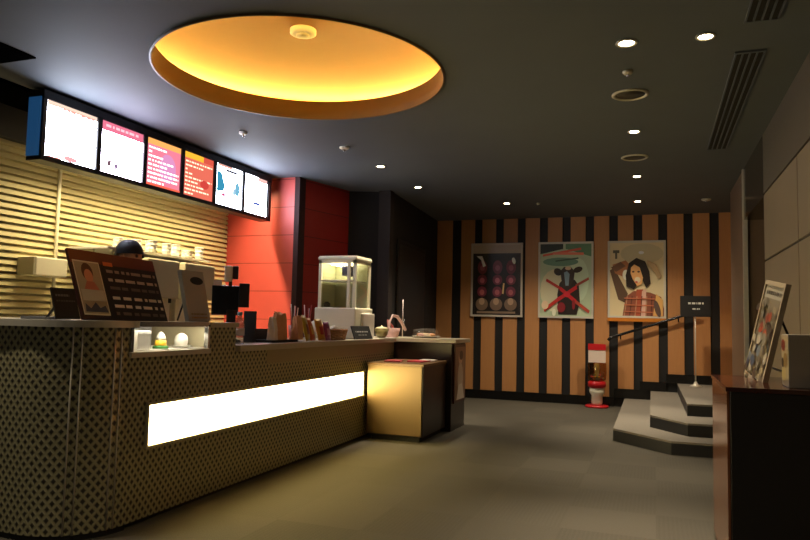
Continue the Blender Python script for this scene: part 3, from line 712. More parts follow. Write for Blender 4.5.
# ================================================================ RIGHT-HAND CABINET AND ITEMS
RED_W = woodgrain('polished_red_wood', '2a120b', '3a1a10', 0.12)
BLK_W = woodgrain('black_brown_veneer', '060403', '0b0705', 0.45)
cb = thing('side_cabinet', 'tall dark wood cabinet at the right edge with a polished side', 'cabinet', (0.56, 3.78, 0))
co = (0.56, 3.78, 0)
loc_box('cabinet_body', (0.306, 3.375, 0.04), (0.812, 4.19, 0.85), BLK_W, cb, co)
loc_box('side_panel', (0.296, 3.372, 0.04), (0.306, 4.19, 0.85), mat('polished_side', '8a5638', 0.14, 0.55), cb, co)
loc_box('front_panel', (0.31, 3.36, 0.05), (0.812, 3.375, 0.85), BLK_W, cb, co, 0.002)
loc_box('cabinet_top', (0.29, 3.355, 0.85), (0.815, 4.2, 0.87), RED_W, cb, co, 0.003)
loc_box('plinth', (0.33, 3.4, 0), (0.80, 4.17, 0.04), BLACK, cb, co)

INK_GAIN = 0.75
lp = thing('leaning_poster', 'framed colourful poster leaning back on top of the dark side cabinet', 'poster', (0.475, 3.95, 0.871))
U = Vector((0.035, -0.47, 0.0)).normalized(); 
Vv = (Vector((0.60, 3.67, 1.385)) - Vector((0.49, 3.72, 0.87))).normalized()
U = (U - Vv * U.dot(Vv)).normalized(); Nn = U.cross(Vv).normalized()
W_, H_ = 0.46, 0.52
org = Vector((-0.010, 0.24, 0.012))
def lbox(name, u0, u1, v0, v1, n0, n1, m, par):
    bm = bmesh.new(); add_box(bm, (u0, v0, n0), (u1, v1, n1))
    for v in bm.verts: v.co = org + U * v.co.x + Vv * v.co.y + Nn * v.co.z
    return obj(name, bm, m, par)
f = 0.022
FR = mat('poster_frame_pale', '8a7c66', 0.4)
lbox('frame_side', 0, f, 0, H_, -0.012, 0.012, FR, lp); lbox('frame_side', W_ - f, W_, 0, H_, -0.012, 0.012, FR, lp)
lbox('frame_edge', f, W_ - f, 0, f, -0.012, 0.012, FR, lp); lbox('frame_edge', f, W_ - f, H_ - f, H_, -0.012, 0.012, FR, lp)
lbox('backing', f, W_ - f, f, H_ - f, -0.010, 0.002, BLACK, lp)
if Nn.x > 0: sgn = -1
else: sgn = 1
A = Art(org + U * f + Vv * f + Nn * 0.003, U, Vv, W_ - 2 * f, H_ - 2 * f, 0.0006)
A.rect(0, 0, 1, 1, ink('8a7c64')); A.rect(0, 0.86, 1, 1, ink('b0a894')); A.words(0.1, 0.9, 0.9, 0.04, ink('3a3228'), 8, 1)
rl = random.Random(11)
for k in range(46):
    v = rl.uniform(0.04, 0.84); u = rl.uniform(0.06, 0.94)
    pal = ['7a6a50', '5a5a3c', '8a3a24', 'a84428', '4a3a2c', '8c8470', '6c7478', '3c4a60', 'a09070', 'b8ae98']
    c = pal[rl.choice([0, 1, 4, 5, 8]) if v > 0.7 else rl.choice([2, 3, 0, 4, 5]) if v > 0.45 else rl.choice([5, 6, 7, 4, 9, 8])]
    A.ell(min(0.9, max(0.1, u)), v, rl.uniform(0.05, 0.13), rl.uniform(0.03, 0.07), ink(c), rot=rl.uniform(-1, 1) * 0.3)
A.build('print', lp)
tube('rear_strut', [tuple(org + U * 0.23 + Vv * 0.4 - Nn * 0.013 * 1), tuple(Vector((0.24, 0.0, 0.006)))], 0.006, BLACK, lp)

wbx = thing('leaflet_box', 'pale grey box with a printed side on the dark side cabinet at the right edge', 'box', (0.67, 3.54, 0.8705))
box('box_body', (-0.115, -0.07, 0), (0.135, 0.10, 0.235), mat('grey_board', '9c968c', 0.5), wbx, 0.003)
A = Art((-0.1155, 0.098, 0.004), (0, -1, 0), (0, 0, 1), 0.165, 0.227, 0.0005)
A.rect(0, 0, 1, 1, ink('c8b48c'))
for (u, v, ru, rv, c) in ((0.3, 0.8, 0.3, 0.12, '8a2c20'), (0.6, 0.5, 0.3, 0.15, '9a7a40'), (0.4, 0.22, 0.3, 0.14, 'd8c07a'), (0.2, 0.45, 0.14, 0.1, '3c2c20')): A.ell(u, v, ru, rv, ink(c))
A.build('printed_side', wbx)

INK_GAIN = 1.15
# ================================================================ THINGS ON THE RAISED COUNTER
ZR = 1.0955
# tilted menu board with photo
def tilted(name, label, cat, x, y0, y1, z0, hgt, lean, mbody, thick=0.02, yshift=0.0):
    t = thing(name, label, cat, (x, (y0 + y1) / 2, z0)); w = y1 - y0
    Vt = Vector((-lean, yshift, hgt)).normalized(); L = Vector((-lean, yshift, hgt)).length
    Ut = Vector((0, 1, 0)); Ut = (Ut - Vt * Ut.dot(Vt)).normalized(); Nt = Ut.cross(Vt)
    bm = bmesh.new(); add_box(bm, (0, 0, -thick), (w, L, 0))
    for v in bm.verts: v.co = Vector((0, -w / 2, 0.006)) + Ut * v.co.x + Vt * v.co.y + Nt * v.co.z
    obj('board', bm, mbody, t)
    A = Art(Vector((0, -w / 2, 0.006)) + Nt * 0.0006, Ut, Vt, w, L, 0.0006)
    bm = bmesh.new(); add_tube(bm, [Vector((-lean * 0.8 - thick, 0, hgt * 0.75)), Vector((-lean - 0.10, 0, 0.006))], 0.006); obj('rear_strut', bm, BLACK, t)
    return t, A
t, A = tilted('menu_board', 'large dark red tilted menu board with a woman photo at its left', 'menu board', -2.79, 2.81, 3.47, ZR, 0.375, 0.15, mat('board_maroon', '2c0e08', 0.35), 0.015, 0.01)
A.rect(0, 0.80, 1, 1, ink('5a2412')); A.rect(0.30, 0.02, 0.995, 0.82, ink('120c0a')); A.rect(0.02, 0.06, 0.30, 0.84, ink('c4bda4')); A.rect(0.03, 0.08, 0.29, 0.82, ink('968c70'))
A.ell(0.15, 0.68, 0.06, 0.13, ink('4a2c1c')); A.ell(0.155, 0.62, 0.045, 0.1, ink('b87a58')); A.poly([(0.08, 0.42), (0.24, 0.42), (0.2, 0.54), (0.12, 0.54)], ink('a4624a')); A.rect(0.04, 0.26, 0.28, 0.42, ink('aca48c')); A.poly([(0.04, 0.1), (0.28, 0.1), (0.26, 0.2), (0.2, 0.16), (0.16, 0.24), (0.1, 0.15), (0.05, 0.22)], ink('3c3c44'))
A.rect(0.34, 0.80, 0.45, 0.86, ink('c4682c'))
for k, v in enumerate((0.70, 0.57, 0.45, 0.30, 0.18, 0.07)):
    c = ('8a7c6c', 'a89c8c', '5a5048', 'c0b8a8', 'c8c0b4', '5a5048')[k]
    A.words(0.36, 0.96, v, 0.045, ink(c), 50 + k, 1)
A.build('print', t)
t, A = tilted('small_black_sign', 'small black tilted counter sign left of the large menu board', 'sign', -2.78, 2.63, 2.78, ZR, 0.155, 0.05, BLACK, 0.008, 0.0)
A.words(0.12, 0.7, 0.72, 0.07, ink('6a6a66'), 9, 1); A.words(0.12, 0.9, 0.55, 0.05, ink('4a4a48'), 10, 1); A.build('print', t)
t = tag(box('cash_tray', (-3.1, 2.7, ZR), (-2.9, 2.84, ZR + 0.015), mat('grey_tray', '5a5a5c', 0.4), None, 0.004), 'low dark tray on the counter at the left edge', 'tray')
# silver slanted price panel & cream panel
t, A = tilted('price_panel', 'silver grey tilted panel with a dark oval near its top', 'sign', -2.80, 3.69, 3.92, ZR - 0.0045, 0.33, 0.08, mat('panel_silver', '9c9e98', 0.4), 0.03, 0.0)
A.ell(0.62, 0.8, 0.3, 0.08, BLACK); A.words(0.15, 0.85, 0.12, 0.03, ink('6a5a30'), 12, 1); A.words(0.15, 0.85, 0.05, 0.03, ink('8a6a30'), 13, 1); A.build('print', t)
t, A = tilted('cream_board', 'cream tilted board with two red lines behind the large menu board', 'sign', -3.0, 3.56, 3.76, ZR, 0.38, 0.08, mat('board_cream', 'd0c6a0', 0.4), 0.02, 0.0)
A.rect(0.25, 0.6, 0.6, 0.63, ink('7a3a24')); A.rect(0.25, 0.5, 0.75, 0.53, ink('7a3a24')); A.rect(0.4, 0.25, 0.95, 0.33, BLACK); A.build('print', t)
t.location.x = -3.12
bm = bmesh.new(); add_box(bm, (-3.42, 3.50, 0.02), (-3.06, 3.52, 0.03)); bm.free()

# POS terminal on the low counter
ps = thing('cash_register', 'black cash register terminal with a cream customer display on top', 'cash register', (-2.98, 4.42, 0.9405), math.radians(-56)); ps.scale = (0.85, 0.85, 1.0)
lathe('foot', [(0, 0), (0.09, 0), (0.09, 0.015), (0.04, 0.03), (0, 0.03)], BLACK, ps)
box('neck', (-0.035, -0.04, 0.02), (0.035, 0.04, 0.24), BLACK, ps, 0.005)
box('monitor', (-0.02, -0.17, 0.2), (0.03, 0.06, 0.42), BLACKG, ps, 0.008)
box('side_reader', (0.0, 0.06, 0.26), (0.04, 0.15, 0.44), BLACK, ps, 0.006)
box('display_neck', (-0.012, -0.03, 0.42), (0.012, 0.0, 0.46), BLACK, ps)
box('customer_display', (-0.03, -0.07, 0.45), (0.02, 0.0, 0.57), CREAM, ps, 0.012)
box('display_hood', (-0.035, 0.0, 0.47), (0.02, 0.05, 0.57), mat('hood_brown', '3a2420', 0.4), ps, 0.01)
box('receipt', (0.0, -0.16, 0.42), (0.004, -0.09, 0.46), WHITE, ps)

# ================================================================ BEHIND THE COUNTER
bc = thing('back_worktop', 'back worktop along the slatted wall behind the service counter', 'worktop', (-4.3, 5.2, 0))
bo = (-4.3, 5.2, 0)
loc_box('cabinet_body', (-4.555, 3.9, 0), (-4.02, 6.62, 0.86), mat('back_cabinet', '4c4438', 0.5), bc, bo)
loc_box('worktop', (-4.555, 3.88, 0.86), (-3.98, 6.64, 0.90), SILVER, bc, bo, 0.004)
def dispenser(y, label, w):
    t = thing('drink_dispenser', label, 'drink dispenser', (-4.25, y, 0.9005), group='drink dispensers on the back worktop')
    box('body', (-0.22, -w / 2, 0), (0.08, w / 2, 0.72), CREAM, t, 0.015)
    head = box('head', (0.08, -w / 2, 0.38), (0.17, w / 2, 0.72), CREAMD, t, 0.012)
    box('drip_tray', (0.08, -w / 2 + 0.02, 0), (0.17, w / 2 - 0.02, 0.04), BLACK, t, 0.004)
    for k in range(3):
        yy = -w / 2 + w * (k + 0.5) / 3
        tube('nozzle', [(0.13, yy, 0.39), (0.13, yy, 0.34)], 0.014, BLACK, head)
    return t
dispenser(5.0, 'left cream drink dispenser on the back worktop', 0.42)
dispenser(5.52, 'right cream drink dispenser on the back worktop, nearer the red wall', 0.46)
cups = None
rnd = random.Random(5)
spots = [(4.62, 0.0), (4.84, 0.0), (4.95, 0.1), (5.06, -0.05), (5.16, 0.08), (5.36, 0.0), (5.45, 0.1), (5.56, -0.04), (5.66, 0.06)]
sh = thing('cup_shelf', 'thin white shelf above the drink dispensers holding stacked cups', 'shelf', (-4.3, 4.95, 1.66))
box('shelf_board', (-0.27, -0.55, 0), (0.14, 0.83, 0.02), WHITE, sh, 0.003)
for y in (-0.5, 0.78): box('bracket', (-0.272, y - 0.01, -0.035), (-0.05, y + 0.01, 0), CREAMD, sh)
for k, (y, dx) in enumerate(spots):
    hh = rnd.uniform(0.05, 0.12)
    bm = bmesh.new(); prof = [(0.0, 0), (0.032, 0)]
    z = 0
    for j in range(3): prof += [(0.04, hh * (j + 0.8) / 3), (0.044, hh * (j + 0.82) / 3), (0.044, hh * (j + 1) / 3), (0.036, hh * (j + 1) / 3)]
    prof += [(0.0, hh)]
    add_lathe(bm, prof, n=16); o = obj('cup_stack', bm, WHITE); o.location = (-4.26 + dx * 0.8, y, 1.6805)
    tag(o, ['leftmost', 'second from left', 'third from left', 'fourth from left', 'middle', 'fourth from right', 'third from right', 'second from right', 'rightmost'][k] + ' stack of white paper cups on the shelf above the drink dispensers', 'cup stack', 'white cup stacks on the shelf')

t = thing('towel_dispenser', 'cream box dispenser mounted on the slatted wall left of the menu board', 'dispenser', (-4.5, 4.07, 1.41))
box('housing', (-0.072, -0.13, 0), (0.10, 0.17, 0.145), CREAM, t, 0.01)
box('side_cover', (-0.07, -0.146, 0.002), (0.095, -0.128, 0.14), CREAMD, t, 0.003)

# staff member standing behind the counter
def person():
    P = {'pel': (0, 0, 0.88, .13, .10), 'wai': (0, 0, 1.02, .12, .085), 'che': (0.01, 0, 1.2, .135, .095), 'upc': (0, 0, 1.33, .11, .08), 'nec': (0, 0, 1.40, .048, .05), 'nc2': (0.01, 0, 1.44, .046, .046),
         'shL': (0, .15, 1.33, .055, .05), 'shR': (0, -.15, 1.33, .055, .05), 'elL': (-.01, .21, 1.08, .04, .04), 'elR': (-.01, -.21, 1.08, .04, .04), 'wrL': (.14, .16, .97, .026, .026), 'wrR': (.14, -.16, .97, .026, .026),
         'hiL': (0, .085, .82, .09, .09), 'hiR': (0, -.085, .82, .09, .09), 'knL': (.015, .09, .45, .055, .055), 'knR': (.015, -.09, .45, .055, .055), 'anL': (-.01, .095, .08, .038, .038), 'anR': (-.01, -.095, .08, .038, .038), 'toL': (.11, .105, .04, .035, .03), 'toR': (.11, -.105, .04, .035, .03)}
    Ed = [('pel', 'wai'), ('wai', 'che'), ('che', 'upc'), ('upc', 'nec'), ('nec', 'nc2'), ('upc', 'shL'), ('upc', 'shR'), ('shL', 'elL'), ('shR', 'elR'), ('elL', 'wrL'), ('elR', 'wrR'), ('pel', 'hiL'), ('pel', 'hiR'), ('hiL', 'knL'), ('hiR', 'knR'), ('knL', 'anL'), ('knR', 'anR'), ('anL', 'toL'), ('anR', 'toR')]
    ks = list(P)
    def skin(name, P, Ed, root, m, sub=2):
        ks = list(P); me = bpy.data.meshes.new(name); me.from_pydata([P[k][:3] for k in ks], [(ks.index(a), ks.index(b)) for a, b in Ed], [])
        o = bpy.data.objects.new(name, me); COL.objects.link(o); me.materials.append(m)
        sm = o.modifiers.new('skin', 'SKIN'); 
        for i, k in enumerate(ks): me.skin_vertices[0].data[i].radius = P[k][3:5]; me.skin_vertices[0].data[i].use_root = (k == root)
        sm.use_smooth_shade = True
        ss = o.modifiers.new('sub', 'SUBSURF'); ss.levels = sub; ss.render_levels = sub
        return o
    body = skin('person', P, Ed, 'pel', mat('dark_uniform', '1a1a22', 0.8))
    tag(body, 'person behind the counter, only the dark top of the head showing above the menu board', 'person')
    SK = mat('skin_tone', 'b88a6a', 0.55)
    bm = bmesh.new(); bmesh.ops.create_uvsphere(bm, u_segments=24, v_segments=18, radius=1)
    for v in bm.verts:
        x, y, z = v.co; w = 0.074 * (1 - 0.18 * max(0, -z)); 
        X = x * 0.092 + 0.018 + (0.012 if (x > 0.8 and abs(y) < 0.25 and -0.35 < z < 0.1) else 0); v.co = (X, y * w, z * 0.112 + 1.535)
    for f_ in bm.faces: f_.smooth = True
    for s in (-1, 1): add_lathe(bm, [(0, -0.01), (0.022, -0.006), (0.026, 0.004), (0, 0.008)], (0.01, s * 0.076, 1.53), 12, axis='Y')
    h = obj('head', bm, SK, body)
    bm = bmesh.new(); bmesh.ops.create_uvsphere(bm, u_segments=24, v_segments=18, radius=1)
    bmesh.ops.delete(bm, geom=[v for v in bm.verts if v.co.z < -0.1 and v.co.x > -0.2], context='VERTS')
    for v in bm.verts: v.co = (v.co.x * 0.106 + 0.008, v.co.y * 0.09, v.co.z * 0.108 + 1.555)
    for f_ in bm.faces: f_.smooth = True
    obj('dark_hair', bm, mat('hair_black', '101018', 0.6), body)
    fm = bmesh.new()
    for s in (-1, 1): add_lathe(fm, [(0, -0.004), (0.012, -0.003), (0.012, 0.003), (0, 0.004)], (0.104, s * 0.03, 1.54), 10, axis='X')
    obj('eyes', fm, BLACK, body)
    fm = bmesh.new(); add_box(fm, (0.088, -0.022, 1.478), (0.103, 0.022, 1.486), 0, 0.002); obj('mouth', fm, mat('lips', '8a4a42', 0.5), body)
    for s in (-1, 1):
        Q = {'w': (.14, s * .16, .97, .024, .024), 'p': (.20, s * .15, .965, .03, .018), 'q': (.225, s * .148, .965, .032, .016)}; E2 = [('w', 'p'), ('p', 'q')]
        for j, (dy, L) in enumerate(((-.026, .06), (-.009, .072), (.009, .068), (.026, .052))):
            Q['f%d' % j] = (.235, s * .148 + dy, .965, .0095, .0095); Q['g%d' % j] = (.235 + L * .5, s * .148 + dy * 1.1, .96, .0085, .0085); Q['h%d' % j] = (.235 + L, s * .148 + dy * 1.1, .945, .007, .007)
            E2 += [('q', 'f%d' % j), ('f%d' % j, 'g%d' % j), ('g%d' % j, 'h%d' % j)]
        Q['t'] = (.185, s * .118, .96, .011, .011); Q['u'] = (.215, s * .10, .955, .009, .009); E2 += [('w', 't'), ('t', 'u')]
        hd = skin('hand', Q, E2, 'w', SK, 1); hd.parent = body
    body.location = (-3.52, 3.92, 0.0)
    return body
person()

# ================================================================ THINGS ON THE LOW COUNTER
ZC = 0.9405
bt_ = thing('plastic_bottle', 'clear plastic bottle with a blue cap beside the raised end block', 'bottle', (-2.74, 4.17, ZC))
lathe('bottle_body', [(0, 0), (0.035, 0.0), (0.037, 0.02), (0.037, 0.13), (0.03, 0.16), (0.016, 0.185), (0.016, 0.2)], glass('bottle_plastic', 'c8d4d8', 0.18), bt_)
lathe('cap', [(0, 0.225), (0.018, 0.223), (0.019, 0.2), (0, 0.2)], mat('cap_blue', '6a9ab8', 0.4), bt_)
lathe('label_band', [(0.0375, 0.06), (0.0375, 0.11)], mat('bottle_label', 'b8b0a8', 0.5), bt_)

def rackthing():
    t = thing('black_rack', 'open black counter rack holding brown paper bags', 'rack', (-2.82, 4.75, ZC))
    box('back_panel', (-0.12, -0.2, 0), (-0.10, 0.2, 0.10), BLACK, t)
    box('left_panel', (-0.12, -0.22, 0), (-0.02, -0.2, 0.235), BLACK, t)
    box('rack_base', (-0.12, -0.2, 0), (0.12, 0.2, 0.018), BLACK, t)
rackthing()
BAG = mat('brown_paper', 'cc9a70', 0.8, noise=0.15, bump=0.2)
def paper_bag(x, y, rz, lab, s=1.0, m=BAG, z=0.019):
    t = bmesh.new(); rr = random.Random(int(y * 1000))
    add_box(t, (-0.03 * s, -0.045 * s, 0), (0.03 * s, 0.045 * s, 0.15 * s))
    bmesh.ops.subdivide_edges(t, edges=t.edges[:], cuts=3, use_grid_fill=True)
    for v in t.verts:
        if v.co.z > 0.001: v.co += Vector((rr.uniform(-1, 1), rr.uniform(-1, 1), rr.uniform(-1, 1))) * 0.006
        k = v.co.z / (0.15 * s); v.co.x *= (1 - 0.55 * max(0, k)); 
        if v.co.z > 0.13 * s: v.co.z += rr.uniform(-0.008, 0.012)
    o = obj('paper_bag', t, m); o.location = (x, y, ZC + z); o.rotation_euler = (0, 0, rz)
    return tag(o, lab, 'paper bag', 'brown paper bags in the rack')
paper_bag(-2.74, 4.62, 0.3, 'white topped paper bag at the left of the black rack', 1.1, mat('white_paper', 'e0d4c0', 0.8))
paper_bag(-2.76, 4.75, -0.2, 'brown paper bag in the middle of the black rack', 1.3)
paper_bag(-2.84, 4.86, 0.4, 'brown paper bag second from the right in the black rack', 1.4)
paper_bag(-2.70, 4.93, 0.1, 'crumpled brown paper bag at the right of the black rack', 1.2)

def cupbody(name, x, y, lab, r, h, m, cat='cup'):
    t = thing(name, lab, cat, (x, y, ZC))
    lathe('cup_wall', [(0, 0), (r * 0.75, 0), (r, h), (r * 0.93, h), (r * 0.7, 0.006), (0, 0.006)], m, t)
    return t
cupbody('straw_cup', -2.85, 5.14, 'pale cup of drinking straws behind the brown paper bags', 0.045, 0.13, mat('pink_cup', 'b87c74', 0.4))
cupbody('straw_cup', -2.87, 5.42, 'clear cup of tall straws behind the yellow snack packets', 0.045, 0.13, GLASS)
STW = mat('straw_white', 'd8c8c0', 0.4); STR_ = mat('straw_red', 'b8403c', 0.4)
for k in range(10):
    cx, cy = (-2.85, 5.14) if k < 5 else (-2.87, 5.42)
    a = k * 2 * PI / 5 + 0.4; dx, dy = math.cos(a), math.sin(a)
    o = tube('drinking_straw', [(0, 0, 0), (dx * 0.022, dy * 0.022, 0.27 + 0.015 * (k % 3))], 0.004, STW if k % 2 == 0 else STR_, None, 6)
    o.location = (cx + dx * 0.012, cy + dy * 0.012, ZC + 0.0065)
    tag(o, ('white' if k % 2 == 0 else 'red') + ' straw standing in the ' + ('pale cup behind the brown paper bags' if k < 5 else 'clear cup behind the yellow snack packets'), 'straw', 'straws in the ' + ('pale' if k < 5 else 'clear') + ' cup')

def packet(x, y, w, h, c, c2, rz, tilt, lab):
    bm = bmesh.new(); n = 8
    grid = [[[None] * (n + 1) for _ in range(n + 1)] for s in (0, 1)]
    for s in (0, 1):
        for i in range(n + 1):
            for j in range(n + 1):
                u, v = i / n, j / n; b = 0.022 * (math.sin(PI * u) * math.sin(PI * v)) ** 0.6 * (1 if s else -1)
                grid[s][i][j] = bm.verts.new((b, (u - 0.5) * w, v * h))
        for i in range(n):
            for j in range(n):
                f_ = bm.faces.new((grid[s][i][j], grid[s][i + 1][j], grid[s][i + 1][j + 1], grid[s][i][j + 1])); f_.smooth = True
                f_.material_index = 1 if (2 <= i <= 5 and 2 <= j <= 4) else 0
    bmesh.ops.remove_doubles(bm, verts=bm.verts[:], dist=1e-5)
    o = obj('snack_packet', bm, [mat('foil_' + c, c, 0.3), mat('foil_' + c2, c2, 0.3)]); o.location = (x, y, ZC + 0.003); o.rotation_euler = (0, tilt, rz)
    return tag(o, lab, 'snack packet', 'snack packets beside the brown paper bags')
packet(-2.70, 5.13, 0.13, 0.22, 'b89a24', '8a3a18', 0.2, -0.25, 'yellow green snack packet leaning by the brown paper bags')
packet(-2.72, 5.255, 0.115, 0.20, 'c8601c', 'd8b040', 0.1, -0.3, 'orange snack packet with a yellow patch')
packet(-2.70, 5.385, 0.115, 0.19, 'd09420', 'b83020', -0.1, -0.3, 'golden snack packet with a red patch')
packet(-2.70, 5.50, 0.11, 0.16, '96386a', 'c88ca8', 0.0, -0.2, 'purple pink snack packet at the right of the packets')

wk = thing('wicker_basket', 'low brown wicker basket between the snack packets and the black tent sign', 'basket', (-2.79, 5.76, ZC))
WK = mat('wicker', '9c6c3a', 0.7, noise=0.4, nscale=60, bump=0.6)
bm = bmesh.new()
for j in range(7):
    z = 0.008 + j * 0.0135; k = 1 + 0.03 * j
    pts = [(0.09 * k * math.cos(a) , 0.2 * k * math.sin(a), z + 0.003 * math.sin(a * 12 + j * PI)) for a in [2 * PI * i / 48 for i in range(49)]]
    add_tube(bm, pts, 0.0085, 6)
obj('woven_side', bm, WK, wk)
bm = bmesh.new(); add_prism(bm, [(0.088 * math.cos(2 * PI * i / 32), 0.195 * math.sin(2 * PI * i / 32)) for i in range(32)], 0, 0.01); obj('basket_base', bm, WK, wk)

t, A = tilted('tent_sign', 'small black tent sign in front of the popcorn warmer', 'sign', -2.63, 5.99, 6.27, ZC, 0.12, 0.05, BLACK, 0.01, 0)
A.words(0.15, 0.85, 0.5, 0.1, ink('8a8a88'), 14, 1); A.words(0.25, 0.75, 0.25, 0.08, ink('6a6a68'), 15, 1); A.build('print', t)
t.rotation_euler = (0, 0, -0.25)

# popcorn warmer
pw = thing('popcorn_warmer', 'tall cream framed glass popcorn warmer at the far end of the counter', 'popcorn warmer', (-2.93, 6.33, ZC))
BX, BY = 0.22, 0.27
cy0, cy1, cx0, cx1 = -0.21, 0.17, -0.20, 0.20
box('base', (cx0 - 0.02, cy0 - 0.03, 0.0), (cx1 + 0.02, cy1 + 0.02, 0.30), CREAM, pw, 0.012)
box('side_base', (cx1 + 0.02, cy0 + 0.1, 0.0), (cx1 + 0.055, cy1 + 0.0, 0.25), WHITE, pw, 0.01)
bm = bmesh.new()
for x in (cx0, cx1 - 0.03):
    for y in (cy0, cy1 - 0.03): add_box(bm, (x, y, 0.30), (x + 0.03, y + 0.03, 0.77))
add_box(bm, (cx0, cy0, 0.74), (cx1, cy0 + 0.03, 0.77)); add_box(bm, (cx0, cy1 - 0.03, 0.74), (cx1, cy1, 0.77)); add_box(bm, (cx0, cy0, 0.74), (cx0 + 0.03, cy1, 0.77)); add_box(bm, (cx1 - 0.03, cy0, 0.74), (cx1, cy1, 0.77))
add_box(bm, (0.11, cy0 - 0.001, 0.30), (0.14, cy0 + 0.02, 0.77)); add_box(bm, (cx0, cy0, 0.56), (cx1, cy0 + 0.012, 0.572))
obj('frame', bm, CREAM, pw)
bm = bmesh.new(); add_box(bm, (cx0 - 0.008, cy0 - 0.008, 0.77), (cx1 + 0.008, cy1 + 0.008, 0.80), 0, 0.008)
add_prism(bm, [(cx0, cy0), (cx1, cy0), (cx1, cy1), (cx0, cy1)], 0.80, 0.81); obj('roof', bm, CREAM, pw)
bm = bmesh.new(); add_box(bm, (cx0 + 0.03, cy0 + 0.008, 0.30), (cx1 - 0.03, cy0 + 0.011, 0.74)); obj('glass_front', bm, GLASS, pw)
bm = bmesh.new(); add_box(bm, (cx1 - 0.012, cy0 + 0.03, 0.30), (cx1 - 0.009, cy1 - 0.03, 0.74)); obj('glass_side', bm, GLASS, pw)
box('inner_back', (cx0 + 0.02, cy1 - 0.04, 0.30), (cx1 - 0.02, cy1 - 0.03, 0.74), mat('warmer_lining', 'a3a684', 0.35, 0.1), pw)  # greenish yellow tint is reflections painted into the lining colour
box('inner_side', (cx0 + 0.01, cy0 + 0.03, 0.30), (cx0 + 0.02, cy1 - 0.03, 0.74), mat('warmer_lining', 'a3a684', 0.35, 0.1), pw)
box('shelf', (cx0 + 0.03, cy0 + 0.04, 0.56), (cx1 - 0.03, cy1 - 0.05, 0.568), SILVER, pw)
box('control_box', (0.0, -0.1, 0.62), (0.1, 0.05, 0.72), mat('control_blue', '26284a', 0.4), pw, 0.004)
lathe('kettle_knob', [(0, 0), (0.03, 0), (0.035, 0.03), (0.012, 0.05), (0.0, 0.05)], BLACK, pw, (-0.14, -0.13, 0.31))
box('warmer_lamp', (-0.1, -0.14, 0.725), (0.02, 0.12, 0.737), emis('warmer_lamp', 'fff0c8', 18), pw)

# small stuff around the warmer
for k, (x, y, h_, lab) in enumerate(((-2.90, 6.02, 0.10, 'white carton with a pointed lid left of the popcorn warmer, nearest the camera'), (-2.99, 5.92, 0.13, 'taller white carton left of the popcorn warmer, behind the wicker basket'), (-3.10, 6.03, 0.15, 'white carton at the back left of the popcorn warmer'))):
    bm = bmesh.new(); add_lathe(bm, [(0, 0), (0.035, 0), (0.048, h_), (0.03, h_ + 0.015), (0, h_ + 0.03)], n=14); o = obj('paper_carton', bm, mat('carton_cream', 'e6dcc0', 0.6)); o.location = (x, y, ZC); tag(o, lab, 'carton', 'white cartons beside the popcorn warmer')

gb = thing('glass_bowl', 'small greenish glass bowl right of the black tent sign', 'bowl', (-2.66, 6.66, ZC))
lathe('bowl', [(0, 0), (0.04, 0.0), (0.06, 0.03), (0.075, 0.09), (0.07, 0.09), (0.055, 0.034), (0.0, 0.008)], mat('bowl_olive', '8a8050', 0.3), gb)
lathe('lid', [(0.078, 0.09), (0.05, 0.108), (0.012, 0.115), (0, 0.13)], mat('lid_cream', 'cfc8a0', 0.3), gb)
tr = tag(box('paper_sheet', (-0.09, -0.28, 0), (0.06, 0.28, 0.006), WHITE), 'white paper sheet lying on the counter edge beside the popcorn warmer', 'paper'); tr.location = (-2.67, 6.72, ZC); gb.location.z += 0.0065
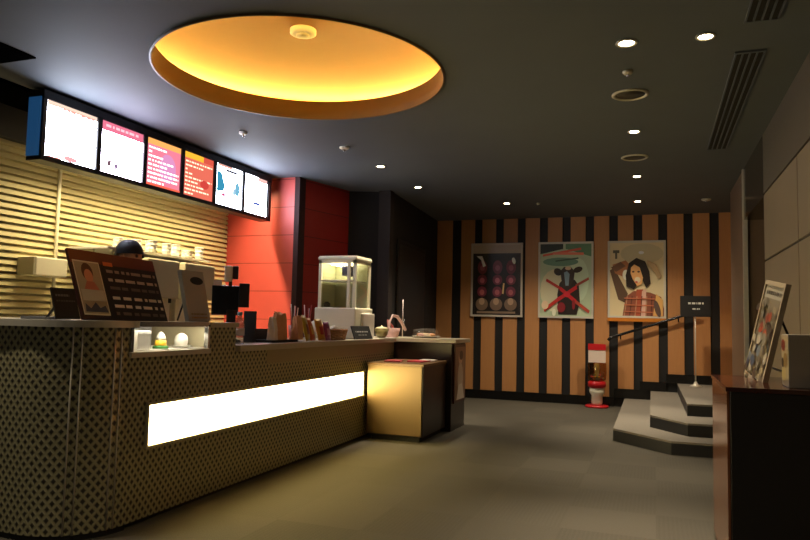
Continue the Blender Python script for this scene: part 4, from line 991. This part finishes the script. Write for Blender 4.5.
# gift basket with ribbon handle
gbk = thing('ribbon_basket', 'small white basket with a pink and white ribbon handle near the counter end', 'basket', (-2.68, 7.00, 0.9455))
bm = bmesh.new(); add_lathe(bm, [(0, 0), (0.07, 0), (0.095, 0.10), (0.088, 0.10), (0.065, 0.008), (0, 0.008)]); obj('basket_body', bm, mat('basket_pinkwhite', 'cfa8a0', 0.6, noise=0.3, nscale=40), gbk)
pts = [(0.0, -0.09 + 0.0, 0.09), (0.01, -0.10, 0.17), (0.03, -0.05, 0.235), (0.05, 0.03, 0.225), (0.07, 0.12, 0.16), (0.09, 0.19, 0.08)]
tube('ribbon_handle', [pts[0]] + pts[1:], 0.017, mat('ribbon_pale', 'e0beb6', 0.4), gbk, 8)
tube('second_ribbon', [(0.0, -0.09, 0.09), (-0.03, -0.04, 0.18), (0.0, 0.02, 0.12), (0.02, 0.04, 0.06)], 0.012, mat('ribbon_red', 'b8645c', 0.4), gbk, 8)
st = tag(tube('thin_stick', [(0, 0, 0), (0.0, 0.0, 0.42)], 0.006, STW, None, 8), 'thin white upright stick behind the ribbon basket', 'stick'); st.location = (-2.68, 7.34, 0.9455)
bm = bmesh.new(); add_lathe(bm, [(0.0, 0), (0.03, 0), (0.022, 0.012), (0.006, 0.016), (0, 0.016)], n=14)
# cake tray with domed lid
ct = thing('domed_tray', 'shallow clear-lidded tray of pastries on the end cabinet', 'tray', (-2.38, 7.28, 0.9455))
lathe('tray', [(0, 0), (0.12, 0.0), (0.16, 0.018), (0.152, 0.02), (0.115, 0.008), (0, 0.008)], SILVER, ct, n=36)
lathe('clear_lid', [(0.15, 0.018), (0.155, 0.05), (0.14, 0.09), (0.06, 0.11), (0, 0.112)], GLASS, ct, n=36)
for k in range(6):
    a = k * PI / 3; c = ['c88a54', 'd8a8a0', 'e0c8a0'][k % 3]
    o = lathe('pastry', [(0, 0), (0.03, 0.0), (0.036, 0.018), (0.026, 0.036), (0, 0.042)], mat('pastry_' + c, c, 0.7))
    o.location = (-2.38 + 0.075 * math.cos(a), 7.28 + 0.075 * math.sin(a), 0.954)
    tag(o, 'round %s pastry under the clear lid on the end cabinet' % ['brown', 'pink', 'pale cream'][k % 3], 'pastry', ['brown', 'pink', 'cream'][k % 3] + ' pastries in the domed tray')
